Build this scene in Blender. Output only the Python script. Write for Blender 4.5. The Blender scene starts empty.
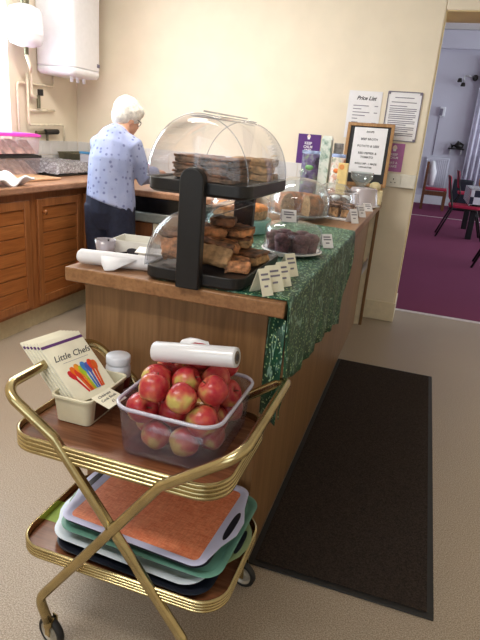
import bpy, bmesh, math, random
from mathutils import Vector, Matrix
random.seed(3)
S = bpy.context.scene
COL = S.collection
PI = math.pi
W, L = 0.63, 2.993          # counter width, back wall distance
XL = -1.988
K = .928                  # left wall

# ------------------------------------------------------------------ materials
def lin(c):
    return tuple(((v/255)/12.92 if v/255 <= .04045 else ((v/255+.055)/1.055)**2.4) for v in c) + (1,)
def base(name):
    m = bpy.data.materials.new(name); m.use_nodes = True
    nt = m.node_tree; b = nt.nodes['Principled BSDF']
    return m, nt, b
def coords(nt, scale=(1, 1, 1), rot=(0, 0, 0)):
    t = nt.nodes.new('ShaderNodeTexCoord'); mp = nt.nodes.new('ShaderNodeMapping')
    mp.inputs['Scale'].default_value = scale; mp.inputs['Rotation'].default_value = rot
    nt.links.new(t.outputs['Object'], mp.inputs['Vector'])
    return mp.outputs['Vector']
def noise(nt, vec, scale, detail=3, rough=.5, dist=0):
    n = nt.nodes.new('ShaderNodeTexNoise'); n.inputs['Scale'].default_value = scale
    n.inputs['Detail'].default_value = detail; n.inputs['Roughness'].default_value = rough
    n.inputs['Distortion'].default_value = dist
    nt.links.new(vec, n.inputs['Vector']); return n.outputs['Fac']
def ramp(nt, fac, stops, const=False):
    r = nt.nodes.new('ShaderNodeValToRGB'); e = r.color_ramp.elements
    if const: r.color_ramp.interpolation = 'CONSTANT'
    while len(e) < len(stops): e.new(.5)
    for k, (p, c) in enumerate(stops): e[k].position = p; e[k].color = c
    nt.links.new(fac, r.inputs['Fac']); return r.outputs['Color']
def mix(nt, fac, a, b, mode='MIX'):
    n = nt.nodes.new('ShaderNodeMix'); n.data_type = 'RGBA'; n.blend_type = mode
    for s, v in ((n.inputs[0], fac), (n.inputs[6], a), (n.inputs[7], b)):
        if isinstance(v, bpy.types.NodeSocket): nt.links.new(v, s)
        else: s.default_value = v
    return n.outputs[2]
def bump(nt, b, h, strength=.3, dist=.002):
    n = nt.nodes.new('ShaderNodeBump'); n.inputs['Strength'].default_value = strength
    n.inputs['Distance'].default_value = dist
    nt.links.new(h, n.inputs['Height']); nt.links.new(n.outputs['Normal'], b.inputs['Normal'])
def plain(name, c, rough=.5, metal=0, vary=.06, scale=30, bmp=0, spec=.5, coat=0):
    m, nt, b = base(name)
    f = noise(nt, coords(nt), scale)
    lo = tuple(max(0, v*(1-vary)) for v in c); hi = tuple(min(255, v*(1+vary)) for v in c)
    nt.links.new(ramp(nt, f, [(.3, lin(lo)), (.7, lin(hi))]), b.inputs['Base Color'])
    b.inputs['Roughness'].default_value = rough; b.inputs['Metallic'].default_value = metal
    b.inputs['Specular IOR Level'].default_value = spec; b.inputs['Coat Weight'].default_value = coat
    if bmp: bump(nt, b, f, bmp)
    return m
def wood(name, c1, c2, axis=2, rough=.4, scale=9, stretch=.06, spec=.4):
    m, nt, b = base(name); sc = [1, 1, 1]; sc[axis] = stretch
    v = coords(nt, tuple(sc)); f = noise(nt, v, scale*2.2, 5, .6, .6); f2 = noise(nt, v, scale*12, 2)
    a = ramp(nt, f, [(.3, lin(c1)), (.68, lin(c2))])
    d = ramp(nt, f2, [(.35, (.78, .76, .74, 1)), (.6, (1, 1, 1, 1))])
    nt.links.new(mix(nt, 1.0, a, d, 'MULTIPLY'), b.inputs['Base Color'])
    b.inputs['Roughness'].default_value = rough; b.inputs['Specular IOR Level'].default_value = spec
    return m
def clear(name, tint=(255, 255, 255), body=(240, 240, 250), fac=.05, rough=.03, edge=.55, gloss=1.0):
    m, nt, b = base(name); out = nt.nodes['Material Output']
    t = nt.nodes.new('ShaderNodeBsdfTransparent'); t.inputs['Color'].default_value = lin(tint)
    b.inputs['Base Color'].default_value = lin(body); b.inputs['Roughness'].default_value = rough
    b.inputs['Specular IOR Level'].default_value = gloss
    g = nt.nodes.new('ShaderNodeBsdfGlossy'); g.inputs['Roughness'].default_value = rough
    lw = nt.nodes.new('ShaderNodeLayerWeight'); lw.inputs['Blend'].default_value = .35
    mr = nt.nodes.new('ShaderNodeMapRange'); mr.inputs['From Min'].default_value = 0; mr.inputs['From Max'].default_value = 1
    mr.inputs['To Min'].default_value = .045; mr.inputs['To Max'].default_value = edge
    nt.links.new(lw.outputs['Facing'], mr.inputs['Value'])
    m1 = nt.nodes.new('ShaderNodeMixShader'); m1.inputs[0].default_value = fac
    nt.links.new(t.outputs[0], m1.inputs[1]); nt.links.new(b.outputs[0], m1.inputs[2])
    m2 = nt.nodes.new('ShaderNodeMixShader')
    p = nt.nodes.new('ShaderNodeMath'); p.operation = 'POWER'; p.inputs[1].default_value = 2.2
    nt.links.new(mr.outputs['Result'], p.inputs[0]); 
    ad = nt.nodes.new('ShaderNodeMath'); ad.operation = 'ADD'; ad.inputs[1].default_value = .035
    nt.links.new(p.outputs[0], ad.inputs[0]); nt.links.new(ad.outputs[0], m2.inputs[0])
    nt.links.new(m1.outputs[0], m2.inputs[1]); nt.links.new(g.outputs[0], m2.inputs[2])
    nt.links.new(m2.outputs[0], out.inputs['Surface'])
    return m
def glow(name, c, s):
    m, nt, b = base(name); b.inputs['Base Color'].default_value = lin(c)
    b.inputs['Emission Color'].default_value = lin(c); b.inputs['Emission Strength'].default_value = s
    return m

M = {}
M['wall'] = plain('cream_wall_paint', (239, 226, 205), .55, vary=.012, scale=6, spec=.3)
M['ceil'] = plain('white_ceiling_paint', (246, 242, 232), .9, vary=.01)
M['jamb'] = plain('cream_gloss_paint', (228, 206, 154), .4, vary=.015, scale=8)
M['skirt'] = plain('cream_skirting_paint', (230, 217, 190), .4, vary=.02)
M['lav'] = plain('lavender_white_wall_paint', (214, 212, 224), .8, vary=.02, scale=1)
M['white'] = plain('white_gloss_enamel', (240, 240, 246), .3, vary=.01)
M['offwhite'] = plain('offwhite_plastic', (232, 228, 218), .4, vary=.02)
M['pipe'] = plain('painted_pipe', (236, 224, 200), .45, vary=.05)
M['dark'] = plain('dark_metal', (40, 36, 34), .4, .3)
M['black'] = plain('black_plastic', (27, 26, 28), .38, vary=.1, spec=.4)
M['blackglass'] = plain('black_glass_front', (14, 12, 14), .25)
M['silver'] = plain('brushed_steel', (200, 200, 200), .32, 1)
M['chrome'] = plain('grey_painted_strip', (140, 142, 136), .35, .2)
M['brass'] = plain('brass', (190, 174, 130), .26, 1, vary=.08, scale=14)
M['rubber'] = plain('black_rubber', (30, 29, 30), .6)
M['hubgrey'] = plain('grey_hub', (178, 172, 160), .4, .4)
M['islet'] = wood('island_laminate', (124, 90, 58), (148, 110, 74), 2, .45, 8)
M['isletop'] = wood('island_worktop', (142, 100, 66), (166, 122, 84), 1, .38, 9)
M['isleside'] = wood('island_side_laminate', (126, 94, 62), (150, 114, 78), 2, .42, 8)
M['worktop'] = wood('left_worktop_laminate', (160, 116, 88), (186, 140, 110), 1, .3, 9, .3)
M['pine'] = wood('orange_pine', (158, 92, 46), (180, 112, 60), 1, .35, 8)
M['pineframe'] = wood('orange_pine_frame', (150, 92, 50), (170, 108, 62), 2, .35, 8)
M['plinth'] = plain('pale_plinth', (198, 182, 146), .5, vary=.03)
M['creampanel'] = plain('cream_panel', (226, 214, 188), .5, vary=.03)
M['traywood'] = wood('rosewood_veneer', (104, 62, 42), (146, 94, 64), 0, .22, 11)
M['framewood'] = wood('oak_frame', (164, 122, 78), (192, 148, 102), 2, .5, 14)
M['darkwood'] = wood('dark_chair_wood', (96, 58, 34), (130, 80, 48), 2, .4, 9)
M['paper'] = plain('white_paper', (238, 236, 240), .8, vary=.01)
M['creampaper'] = plain('cream_card', (240, 234, 212), .8, vary=.02)
M['ink'] = plain('dark_ink', (60, 58, 64), .8)
M['inkgrey'] = plain('grey_ink', (128, 122, 138), .8)
M['purple'] = plain('purple_card', (88, 40, 122), .5, vary=.03)
M['pink'] = plain('mauve_pink_card', (178, 104, 164), .5, vary=.03)
M['magenta'] = plain('hot_pink_lid', (240, 70, 200), .35, vary=.03)
M['navyprint'] = plain('purple_band_print', (92, 46, 110), .6)
M['tile'] = None
M['cream'] = plain('cream_plastic_tub', (226, 218, 190), .35, vary=.02, coat=.2)
M['labelbrown'] = plain('brown_printed_label', (78, 50, 38), .3, vary=.4, scale=20)
M['skin'] = plain('skin', (220, 168, 140), .55, vary=.04)
M['hair'] = plain('white_hair', (226, 222, 214), .6, vary=.1, scale=60, bmp=.6)
M['jeans'] = plain('dark_navy_trousers', (32, 38, 62), .8, vary=.12, scale=50)
M['shoe'] = plain('black_shoe', (30, 28, 30), .5)
M['red'] = plain('red_seat_fabric', (176, 30, 66), .8, vary=.05)
M['orangecake'] = plain('orange_cake', (214, 134, 62), .7, vary=.22, scale=60, bmp=.8)
M['teal'] = plain('teal_tin', (150, 198, 196), .4, vary=.04)
M['brownie'] = plain('brownie', (104, 80, 64), .8, vary=.5, scale=48, bmp=.9)
M['flap'] = plain('golden_flapjack', (180, 140, 98), .75, vary=.25, scale=70, bmp=.9)
M['fruitcake'] = plain('fruit_slice', (152, 104, 70), .7, vary=.55, scale=45, bmp=.9)
M['crust'] = plain('dark_crust', (114, 76, 52), .6, vary=.45, scale=45, bmp=.7)
M['crumb'] = plain('pale_crumb', (170, 132, 94), .8, vary=.18, scale=60, bmp=.6)
M['bundt'] = plain('bundt_cake', (146, 88, 46), .5, vary=.28, scale=40, bmp=.8)
M['muffin'] = plain('dark_muffin', (98, 66, 72), .75, vary=.25, scale=70, bmp=.9)
M['porcelain'] = plain('white_porcelain', (242, 240, 238), .2, vary=.01)
M['bagplastic'] = clear('white_bag_roll_plastic', (250, 250, 252), (240, 240, 246), .86, .28, .4)
M['core'] = plain('cardboard_core', (120, 104, 90), .8)
M['dome'] = clear('clear_acrylic', (250, 250, 252), (235, 235, 245), .015, .03, .8)
M['domeedge'] = clear('acrylic_edge', (235, 238, 242), (200, 204, 214), .3, .06, .6)
M['glass'] = clear('clear_glass', (245, 250, 250), (235, 238, 244), .1, .03, .95)
M['cloudy'] = clear('cloudy_plastic', (235, 232, 238), (226, 218, 224), .42, .2, .5)
M['crate'] = clear('frosted_clear_plastic', (246, 243, 250), (222, 218, 240), .045, .08, .55)
M['craterim'] = clear('frosted_rim_plastic', (235, 230, 245), (232, 230, 246), .62, .15, .5)
M['tubclear'] = clear('clear_tub_plastic', (252, 240, 244), (240, 226, 232), .3, .2, .5)
M['sandwich'] = plain('wrapped_filling', (222, 172, 152), .7, vary=.3, scale=22)
M['filmtray'] = None
M['lavplastic'] = plain('lavender_white_plastic', (206, 206, 236), .3, vary=.02)
M['palebl'] = plain('pale_blue_white_plastic', (214, 222, 232), .3, vary=.02)
M['tealtray'] = plain('sea_green_plastic', (104, 152, 136), .35, vary=.04)
M['olive'] = plain('olive_green_plastic', (132, 150, 108), .35, vary=.04)
M['navy'] = plain('dark_navy_plastic', (30, 34, 46), .3, vary=.1)
M['lime'] = plain('lime_print', (150, 176, 78), .6, vary=.1)
M['orange'] = None
M['steel'] = plain('dull_steel', (120, 116, 96), .35, .8)
M['blue'] = plain('blue_lid', (46, 110, 150), .4)
M['checks'] = None
M['curtain'] = plain('pale_curtain', (222, 220, 236), .8, vary=.05, scale=4)
M['board'] = plain('chalkboard_black', (24, 24, 28), .6)
M['icing'] = plain('pale_pink_icing', (238, 214, 206), .6)
M['lemon'] = plain('pale_bun', (236, 218, 172), .6, vary=.05)
M['strip'] = plain('aluminium_strip', (220, 215, 210), .35, .5)
M['foilblue'] = plain('metallic_foil', (150, 160, 190), .25, .7, vary=.3, scale=25)
M['lid'] = plain('white_jar_lid', (224, 226, 236), .4, vary=.02)
M['jam'] = plain('dark_jam', (92, 24, 26), .25, vary=.1)

def special():
    # speckled vinyl floor
    m, nt, b = base('speckled_vinyl'); v = coords(nt)
    f = noise(nt, v, 260, 2); g = noise(nt, v, 2.0, 3)
    a = ramp(nt, f, [(.34, lin((134, 119, 103))), (.5, lin((166, 149, 131))), (.66, lin((190, 175, 157)))])
    d = ramp(nt, g, [(.3, (.94, .94, .94, 1)), (.7, (1, 1, 1, 1))])
    nt.links.new(mix(nt, 1., a, d, 'MULTIPLY'), b.inputs['Base Color']); b.inputs['Roughness'].default_value = .38
    b.inputs['Specular IOR Level'].default_value = .35
    M['vinyl'] = m
    m, nt, b = base('purple_carpet'); v = coords(nt)
    f = noise(nt, v, 300, 2); nt.links.new(ramp(nt, f, [(.3, lin((102, 44, 72))), (.7, lin((130, 60, 92)))]), b.inputs['Base Color'])
    b.inputs['Roughness'].default_value = .95; b.inputs['Specular IOR Level'].default_value = .15; M['carpet'] = m
    m, nt, b = base('ribbed_mat'); v = coords(nt)
    f = noise(nt, v, 220, 2); nt.links.new(ramp(nt, f, [(.35, lin((40, 34, 32))), (.7, lin((66, 56, 50)))]), b.inputs['Base Color'])
    b.inputs['Roughness'].default_value = .95; b.inputs['Specular IOR Level'].default_value = .1
    bump(nt, b, f, .6, .003); M['mat'] = m
    # wall tiles
    m, nt, b = base('white_tiles'); v = coords(nt, (1, 1, 1), (PI/2, 0, 0))
    b.inputs['Base Color'].default_value = lin((226, 222, 220)); b.inputs['Roughness'].default_value = .2
    M['tile'] = m
    # green sequin cloth
    m, nt, b = base('green_patterned_cloth'); v = coords(nt, (1, 1, 1), (.5, .3, .6))
    f = noise(nt, coords(nt), 30, 3)
    a = ramp(nt, f, [(.3, lin((10, 52, 38))), (.7, lin((28, 88, 62)))])
    v2 = coords(nt, (70, 26, 20), (.5, .4, .7)); n2 = noise(nt, v2, 1.0, 2, .5, 1.2)
    k = ramp(nt, n2, [(.585, (0, 0, 0, 1)), (.64, (1, 1, 1, 1))])
    a2 = mix(nt, k, a, lin((128, 164, 150)))
    vo = nt.nodes.new('ShaderNodeTexVoronoi'); vo.inputs['Scale'].default_value = 95; nt.links.new(coords(nt), vo.inputs['Vector'])
    k2 = ramp(nt, vo.outputs['Distance'], [(.22, (1, 1, 1, 1)), (.3, (0, 0, 0, 1))])
    a3 = mix(nt, k2, a2, lin((172, 200, 150)))
    nt.links.new(a3, b.inputs['Base Color']); b.inputs['Roughness'].default_value = .5
    M['cloth'] = m
    # foil tray under film
    m, nt, b = base('crumpled_film_over_tray'); v = coords(nt, (1, 1, 1.4))
    f = noise(nt, v, 48, 4, .7, .8)
    nt.links.new(ramp(nt, f, [(.38, lin((126, 122, 126))), (.52, lin((164, 160, 166))), (.64, lin((208, 206, 214)))]), b.inputs['Base Color'])
    b.inputs['Roughness'].default_value = .22; b.inputs['Metallic'].default_value = .35; bump(nt, b, f, .9, .01); M['filmtray'] = m
    # orange place mat
    m, nt, b = base('orange_woven_print'); v = coords(nt)
    f = noise(nt, coords(nt, (1, 4, 1)), 60, 3, .6); g = noise(nt, coords(nt, (6, 1, 1)), 55, 2)
    a = ramp(nt, f, [(.3, lin((222, 116, 76))), (.7, lin((246, 160, 118)))])
    nt.links.new(mix(nt, 1., a, ramp(nt, g, [(.35, (.86, .8, .78, 1)), (.6, (1, 1, 1, 1))]), 'MULTIPLY'), b.inputs['Base Color'])
    b.inputs['Roughness'].default_value = .5; M['orange'] = m
    # checked tablecloth
    m, nt, b = base('checked_cloth'); c = nt.nodes.new('ShaderNodeTexChecker'); c.inputs['Scale'].default_value = 9
    c.inputs['Color1'].default_value = lin((235, 235, 240)); c.inputs['Color2'].default_value = lin((40, 40, 62))
    nt.links.new(coords(nt), c.inputs['Vector']); nt.links.new(c.outputs['Color'], b.inputs['Base Color']); M['checks'] = m
    # blouse
    m, nt, b = base('blue_patterned_blouse'); vo = nt.nodes.new('ShaderNodeTexVoronoi'); vo.inputs['Scale'].default_value = 30
    vo.inputs['Randomness'].default_value = .65
    nt.links.new(coords(nt), vo.inputs['Vector'])
    k = ramp(nt, vo.outputs['Distance'], [(.2, (1, 1, 1, 1)), (.3, (0, 0, 0, 1))])
    f = noise(nt, coords(nt), 9, 2)
    a = ramp(nt, f, [(.3, lin((140, 150, 190))), (.7, lin((164, 172, 206)))])
    nt.links.new(mix(nt, k, a, lin((108, 114, 156))), b.inputs['Base Color']); b.inputs['Roughness'].default_value = .85
    bump(nt, b, noise(nt, coords(nt, (1, 1, .5)), 14, 2), .35, .02); M['blouse'] = m
    # apples
    m, nt, b = base('red_and_yellow_apple_skin'); oi = nt.nodes.new('ShaderNodeObjectInfo')
    tc = nt.nodes.new('ShaderNodeTexCoord'); va = nt.nodes.new('ShaderNodeVectorMath'); va.operation = 'ADD'
    cx = nt.nodes.new('ShaderNodeCombineXYZ'); ml = nt.nodes.new('ShaderNodeMath'); ml.operation = 'MULTIPLY'; ml.inputs[1].default_value = 60
    nt.links.new(oi.outputs['Random'], ml.inputs[0])
    for q in range(3): nt.links.new(ml.outputs[0], cx.inputs[q])
    nt.links.new(tc.outputs['Object'], va.inputs[0]); nt.links.new(cx.outputs[0], va.inputs[1])
    f = noise(nt, va.outputs[0], 16, 2, .5); g = noise(nt, va.outputs[0], 90, 3)
    a = ramp(nt, f, [(.32, lin((156, 14, 44))), (.5, lin((182, 32, 56))), (.58, lin((198, 112, 84))), (.65, lin((204, 188, 104)))])
    nt.links.new(mix(nt, .14, a, ramp(nt, g, [(.35, lin((150, 20, 36))), (.7, lin((238, 170, 100)))])), b.inputs['Base Color'])
    b.inputs['Roughness'].default_value = .28; M['apple'] = m
    # printed packets
    for nm, cs in (('pouchprint', [(44, 38, 58), (100, 84, 126), (136, 168, 112)]), ('cartonprint', [(222, 226, 220), (206, 216, 208), (120, 150, 136)]),
                   ('giftprint', [(196, 120, 84), (222, 214, 206), (90, 130, 90)])):
        m, nt, b = base(nm); f = noise(nt, coords(nt), 17, 3, .6)
        nt.links.new(ramp(nt, f, [(.36, lin(cs[0])), (.52, lin(cs[1])), (.68, lin(cs[2]))]), b.inputs['Base Color'])
        b.inputs['Roughness'].default_value = .3; M[nm] = m
special()

# ------------------------------------------------------------------ geometry helpers
def wm(o):
    m = Matrix.Identity(4)
    while o: m = o.matrix_basis @ m; o = o.parent
    return m
def obj(name, bm, mat, parent=None, smooth=False, bevel=0, seg=2, sub=0, remesh=0, solid=0, angle=40):
    """Link a bmesh given in WORLD coordinates as one mesh object."""
    if parent: bm.transform(wm(parent).inverted())
    bmesh.ops.recalc_face_normals(bm, faces=bm.faces)
    me = bpy.data.meshes.new(name); bm.to_mesh(me); bm.free()
    for m in (mat if isinstance(mat, (list, tuple)) else [mat]): me.materials.append(m)
    if smooth: me.shade_smooth()
    o = bpy.data.objects.new(name, me); COL.objects.link(o)
    if parent: o.parent = parent
    if solid:
        k = o.modifiers.new('solid', 'SOLIDIFY'); k.thickness = solid; k.offset = 0
    if bevel:
        k = o.modifiers.new('bevel', 'BEVEL'); k.width = bevel; k.segments = seg; k.limit_method = 'ANGLE'; k.angle_limit = math.radians(angle)
        me.shade_smooth(); me.set_sharp_from_angle(angle=math.radians(35))
    if remesh:
        k = o.modifiers.new('remesh', 'REMESH'); k.mode = 'VOXEL'; k.voxel_size = remesh; k.use_smooth_shade = True
        k = o.modifiers.new('smooth', 'SMOOTH'); k.iterations = 4; k.factor = .6
    if sub:
        k = o.modifiers.new('sub', 'SUBSURF'); k.levels = sub; k.render_levels = sub
    return o
def thing(name, label, cat, loc=(0, 0, 0), rotz=0, group=None):
    o = bpy.data.objects.new(name, None); COL.objects.link(o); o.empty_display_size = .05
    o.location = loc; o.rotation_euler = (0, 0, rotz)
    return tag(o, label, cat, group)
def tag(o, label, cat, group=None):
    o['label'] = label; o['category'] = cat
    if group: o['group'] = group
    return o
def struct(name, bm, mat, **k):
    o = obj(name, bm, mat, **k); o['kind'] = 'structure'; return o
def origin(o, loc):
    d = Vector(loc); o.data.transform(Matrix.Translation(-d)); o.location = d; return o
def dup(root, loc=None, rotz=None, label=None):
    r = root.copy(); COL.objects.link(r)
    if loc is not None: r.location = loc
    if rotz is not None: r.rotation_euler = (0, 0, rotz)
    if label: r['label'] = label
    for ch in list(root.children):
        c = ch.copy(); COL.objects.link(c); c.parent = r
        for g in list(ch.children):
            d = g.copy(); COL.objects.link(d); d.parent = c
    return r
def B(): return bmesh.new()
def box(bm, x0, x1, y0, y1, z0, z1, mi=0, mx=None):
    vs = [bm.verts.new((x, y, z)) for x in (x0, x1) for y in (y0, y1) for z in (z0, z1)]
    if mx:
        for v in vs: v.co = mx @ v.co
    for q in ((0, 1, 3, 2), (4, 6, 7, 5), (0, 4, 5, 1), (2, 3, 7, 6), (0, 2, 6, 4), (1, 5, 7, 3)):
        f = bm.faces.new([vs[i] for i in q]); f.material_index = mi
    return bm
def bx(*a, **k): return box(B(), *a, **k)
def loft(bm, rings, closed=True, cap0=False, cap1=False, mi=0):
    R = [[bm.verts.new(p) for p in r] for r in rings]
    n = len(R[0])
    for a, b in zip(R, R[1:]):
        for i in range(n if closed else n-1):
            j = (i+1) % n; f = bm.faces.new((a[i], a[j], b[j], b[i])); f.material_index = mi
    if cap0: bm.faces.new(R[0][::-1]).material_index = mi
    if cap1: bm.faces.new(R[-1]).material_index = mi
    return bm
def lathe(bm, prof, c=(0, 0, 0), n=32, a0=0, a1=2*PI, cap0=False, cap1=False, mi=0, wob=None):
    full = abs(a1-a0-2*PI) < 1e-6
    cols = n if full else n+1
    rings = []
    for (r, z) in prof:
        ring = []
        for i in range(cols):
            t = a0+(a1-a0)*i/n; rr = r*(wob(t) if wob else 1)
            ring.append((c[0]+rr*math.cos(t), c[1]+rr*math.sin(t), c[2]+z))
        rings.append(ring)
    return loft(bm, rings, full, cap0, cap1, mi)
def fillet(pts, rad, seg=7):
    pts = [Vector(p) for p in pts]; out = [pts[0]]
    for a, b, c in zip(pts, pts[1:], pts[2:]):
        u = (a-b); v = (c-b); lu, lv = u.length, v.length; u.normalize(); v.normalize()
        ang = u.angle(v)
        if ang > PI-.02: out.append(b); continue
        d = min(rad/math.tan(ang/2), lu*.49, lv*.49); r = d*math.tan(ang/2)
        ctr = b+(u+v).normalized()*(r/math.sin(ang/2))
        p0 = b+u*d-ctr; p1 = b+v*d-ctr
        for k in range(seg+1):
            t = k/seg; q = p0.lerp(p1, t); out.append(ctr+q.normalized()*r)
    out.append(pts[-1]); return out
def tube(bm, pts, r, n=12, caps=True, closed=False):
    pts = [Vector(p) for p in pts]; N = len(pts); rings = []; prev = None
    for i, p in enumerate(pts):
        if closed: t = pts[(i+1) % N]-pts[i-1]
        else: t = pts[min(i+1, N-1)]-pts[max(i-1, 0)]
        t.normalize()
        if prev is None: s = t.orthogonal().normalized()
        else: s = (prev-t*prev.dot(t)).normalized()
        prev = s; b = t.cross(s); rr = r[i] if isinstance(r, (list, tuple)) else r
        rings.append([p+s*rr*math.cos(2*PI*k/n)+b*rr*math.sin(2*PI*k/n) for k in range(n)])
    if closed: rings.append(rings[0]); return loft_closed(bm, rings[:-1])
    return loft(bm, rings, True, caps, caps)
def loft_closed(bm, rings):
    R = [[bm.verts.new(p) for p in r] for r in rings]; n = len(R[0])
    for a, b in zip(R, R[1:]+R[:1]):
        for i in range(n): j = (i+1) % n; bm.faces.new((a[i], a[j], b[j], b[i]))
    return bm
def cyl(bm, a, b, r, n=20, r2=None):
    return tube(bm, [a, b], [r, r if r2 is None else r2], n)
def rrect(cx, cy, hx, hy, r, z, n=6):
    P = []
    for sx, sy, a in ((1, 1, 0), (-1, 1, PI/2), (-1, -1, PI), (1, -1, 1.5*PI)):
        for k in range(n+1):
            t = a+PI/2*k/n; P.append((cx+sx*(hx-r)+r*math.cos(t), cy+sy*(hy-r)+r*math.sin(t), z))
    return P
def rslab(bm, cx, cy, hx, hy, r, z0, z1, mi=0):
    return loft(bm, [rrect(cx, cy, hx, hy, r, z0), rrect(cx, cy, hx, hy, r, z1)], True, True, True, mi)
def rshell(bm, cx, cy, prof, n=6):
    """prof: (hx,hy,r,z) rings, open vessel walls."""
    return loft(bm, [rrect(cx, cy, a, b, r, z, n) for a, b, r, z in prof])
def ellip(bm, c, rx, ry, rz, n=20, m=12, rot=None):
    rings = []
    for i in range(1, m):
        t = PI*i/m-PI/2
        ring = []
        for k in range(n):
            a = 2*PI*k/n; v = Vector((rx*math.cos(t)*math.cos(a), ry*math.cos(t)*math.sin(a), rz*math.sin(t)))
            if rot: v = rot @ v
            ring.append(Vector(c)+v)
        rings.append(ring)
    return loft(bm, rings, True, True, True)
def limb(bm, secs, n=16):
    P = [Vector(s[:3]) for s in secs]; rings = []
    for i, s in enumerate(secs):
        t = (P[min(i+1, len(P)-1)]-P[max(i-1, 0)]).normalized()
        a = Vector((1, 0, 0)); a = (a-t*a.dot(t))
        if a.length < .2: a = Vector((0, 0, 1)); a = a-t*a.dot(t)
        a.normalize(); b = t.cross(a)
        rings.append([P[i]+a*s[3]*math.cos(2*PI*k/n)+b*s[4]*math.sin(2*PI*k/n) for k in range(n)])
    return loft(bm, rings, True, True, True)
def frame(o, ex, ey):
    ex = Vector(ex).normalized(); ey = Vector(ey); ey = (ey-ex*ey.dot(ex)).normalized(); ez = ex.cross(ey)
    m = Matrix((ex, ey, ez)).transposed().to_4x4(); m.translation = Vector(o); return m
def lettering(txt, size, mx, mat, parent, shear=0, align='CENTER', bold=0, name='lettering', sx=1.0):
    """raised/printed words as a mesh; mx = frame with x along the text and z out of the surface"""
    c = bpy.data.curves.new('txt', 'FONT'); c.body = txt; c.size = size; c.align_x = align; c.align_y = 'CENTER'
    c.shear = shear; c.extrude = .0004; c.offset = bold; c.resolution_u = 2
    t = bpy.data.objects.new('txt', c); COL.objects.link(t)
    bpy.context.view_layer.update()
    me = bpy.data.meshes.new_from_object(t.evaluated_get(bpy.context.evaluated_depsgraph_get()))
    bpy.data.objects.remove(t); bpy.data.curves.remove(c)
    me.transform(Matrix.Diagonal((sx, 1, 1, 1))); me.transform(mx)
    bm = B(); bm.from_mesh(me); bpy.data.meshes.remove(me)
    return obj(name, bm, mat, parent)
def lines(bm, mx, rows, h=.003, d=.0004):
    """small unreadable lines of print: (x0,x1,y) in the frame"""
    for x0, x1, y in rows: box(bm, x0, x1, y-h/2, y+h/2, 0, d, 0, mx)
    return bm

# ------------------------------------------------------------------ camera
f_px, yaw, pitch, roll = 545.45, -.295616, .325421, -.085382
cy_, sy_, cp, sp = math.cos(yaw), math.sin(yaw), math.cos(pitch), math.sin(pitch)
fw = Vector((sy_*cp, cy_*cp, -sp)); rt = Vector((cy_, -sy_, 0)); dn = -rt.cross(fw)
r2 = rt*math.cos(roll)+dn*math.sin(roll); d2 = -rt*math.sin(roll)+dn*math.cos(roll)
cam = bpy.data.cameras.new('camera'); co = bpy.data.objects.new('camera', cam); COL.objects.link(co)
mw = Matrix((r2, -d2, -fw)).transposed().to_4x4(); mw.translation = Vector((.90103, -1.25548, 1.28118)); co.matrix_world = mw
cam.sensor_fit = 'AUTO'; cam.sensor_width = 36; cam.lens = f_px*36/640; cam.clip_start = .05; cam.clip_end = 60
S.camera = co

# ------------------------------------------------------------------ setting: kitchen shell
XR, YB, ZC = 2.75, -3.3, 2.55
DX0, DX1, DZ, WT = .839, 1.86, 2.17, .37
HY = 14.0; HX0, HX1, HZ = -2.6, 6.2, 3.75
struct('floor', bx(XL-.25, XR+.2, YB-.2, L+WT, -.1, 0), M['vinyl'])
bm = bx(XL-.25, DX0, L, L+WT, 0, ZC)
box(bm, DX1, XR+.2, L, L+WT, 0, ZC); box(bm, DX0, DX1, L, L+WT, DZ, ZC)
struct('wall_back', bm, M['wall'], bevel=.008)
# cream painted lining of the opening
bm = bx(DX0, DX0+.006, L+.01, L+WT-.01, .0, DZ-.004); box(bm, DX1-.006, DX1, L+.01, L+WT-.01, 0, DZ-.004)
box(bm, DX0+.006, DX1-.006, L+.01, L+WT-.01, DZ-.006, DZ)
struct('trim_1', bm, M['jamb'])
struct('ceiling', bx(XL-.25, XR+.2, YB-.2, L+WT, ZC, ZC+.1), M['ceil'])
# left wall with window opening
wy0, wy1, wz0, wz1 = .7, 2.18, 1.12, 2.3
bm = bx(XL-.25, XL, YB-.2, wy0, 0, ZC); box(bm, XL-.25, XL, wy1, L, 0, ZC)
box(bm, XL-.25, XL, wy0, wy1, 0, wz0); box(bm, XL-.25, XL, wy0, wy1, wz1, ZC)
struct('wall_left', bm, M['wall'])
def window(idx, axis, c, a0, a1, z0, z1):
    def bb(bm, u0, u1, v0, v1, w0=-.03, w1=.03):
        if axis == 'x': box(bm, c+w0, c+w1, u0, u1, v0, v1)
        else: box(bm, u0, u1, c+w0, c+w1, v0, v1)
    bm = B(); t = .05
    bb(bm, a0, a0+t, z0, z1); bb(bm, a1-t, a1, z0, z1); bb(bm, a0+t, a1-t, z0, z0+t); bb(bm, a0+t, a1-t, z1-t, z1)
    mid = (a0+a1)/2; bb(bm, mid-.025, mid+.025, z0+t, z1-t)
    w = struct('window_%d' % idx, bm, M['white'])
    bm = B(); bb(bm, a0+t, mid-.025, z0+t, z1-t, -.004, .004); bb(bm, mid+.025, a1-t, z0+t, z1-t, -.004, .004)
    obj('pane', bm, M['glass'], w)
window(1, 'x', XL-.22, wy0, wy1, wz0, wz1)
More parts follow.
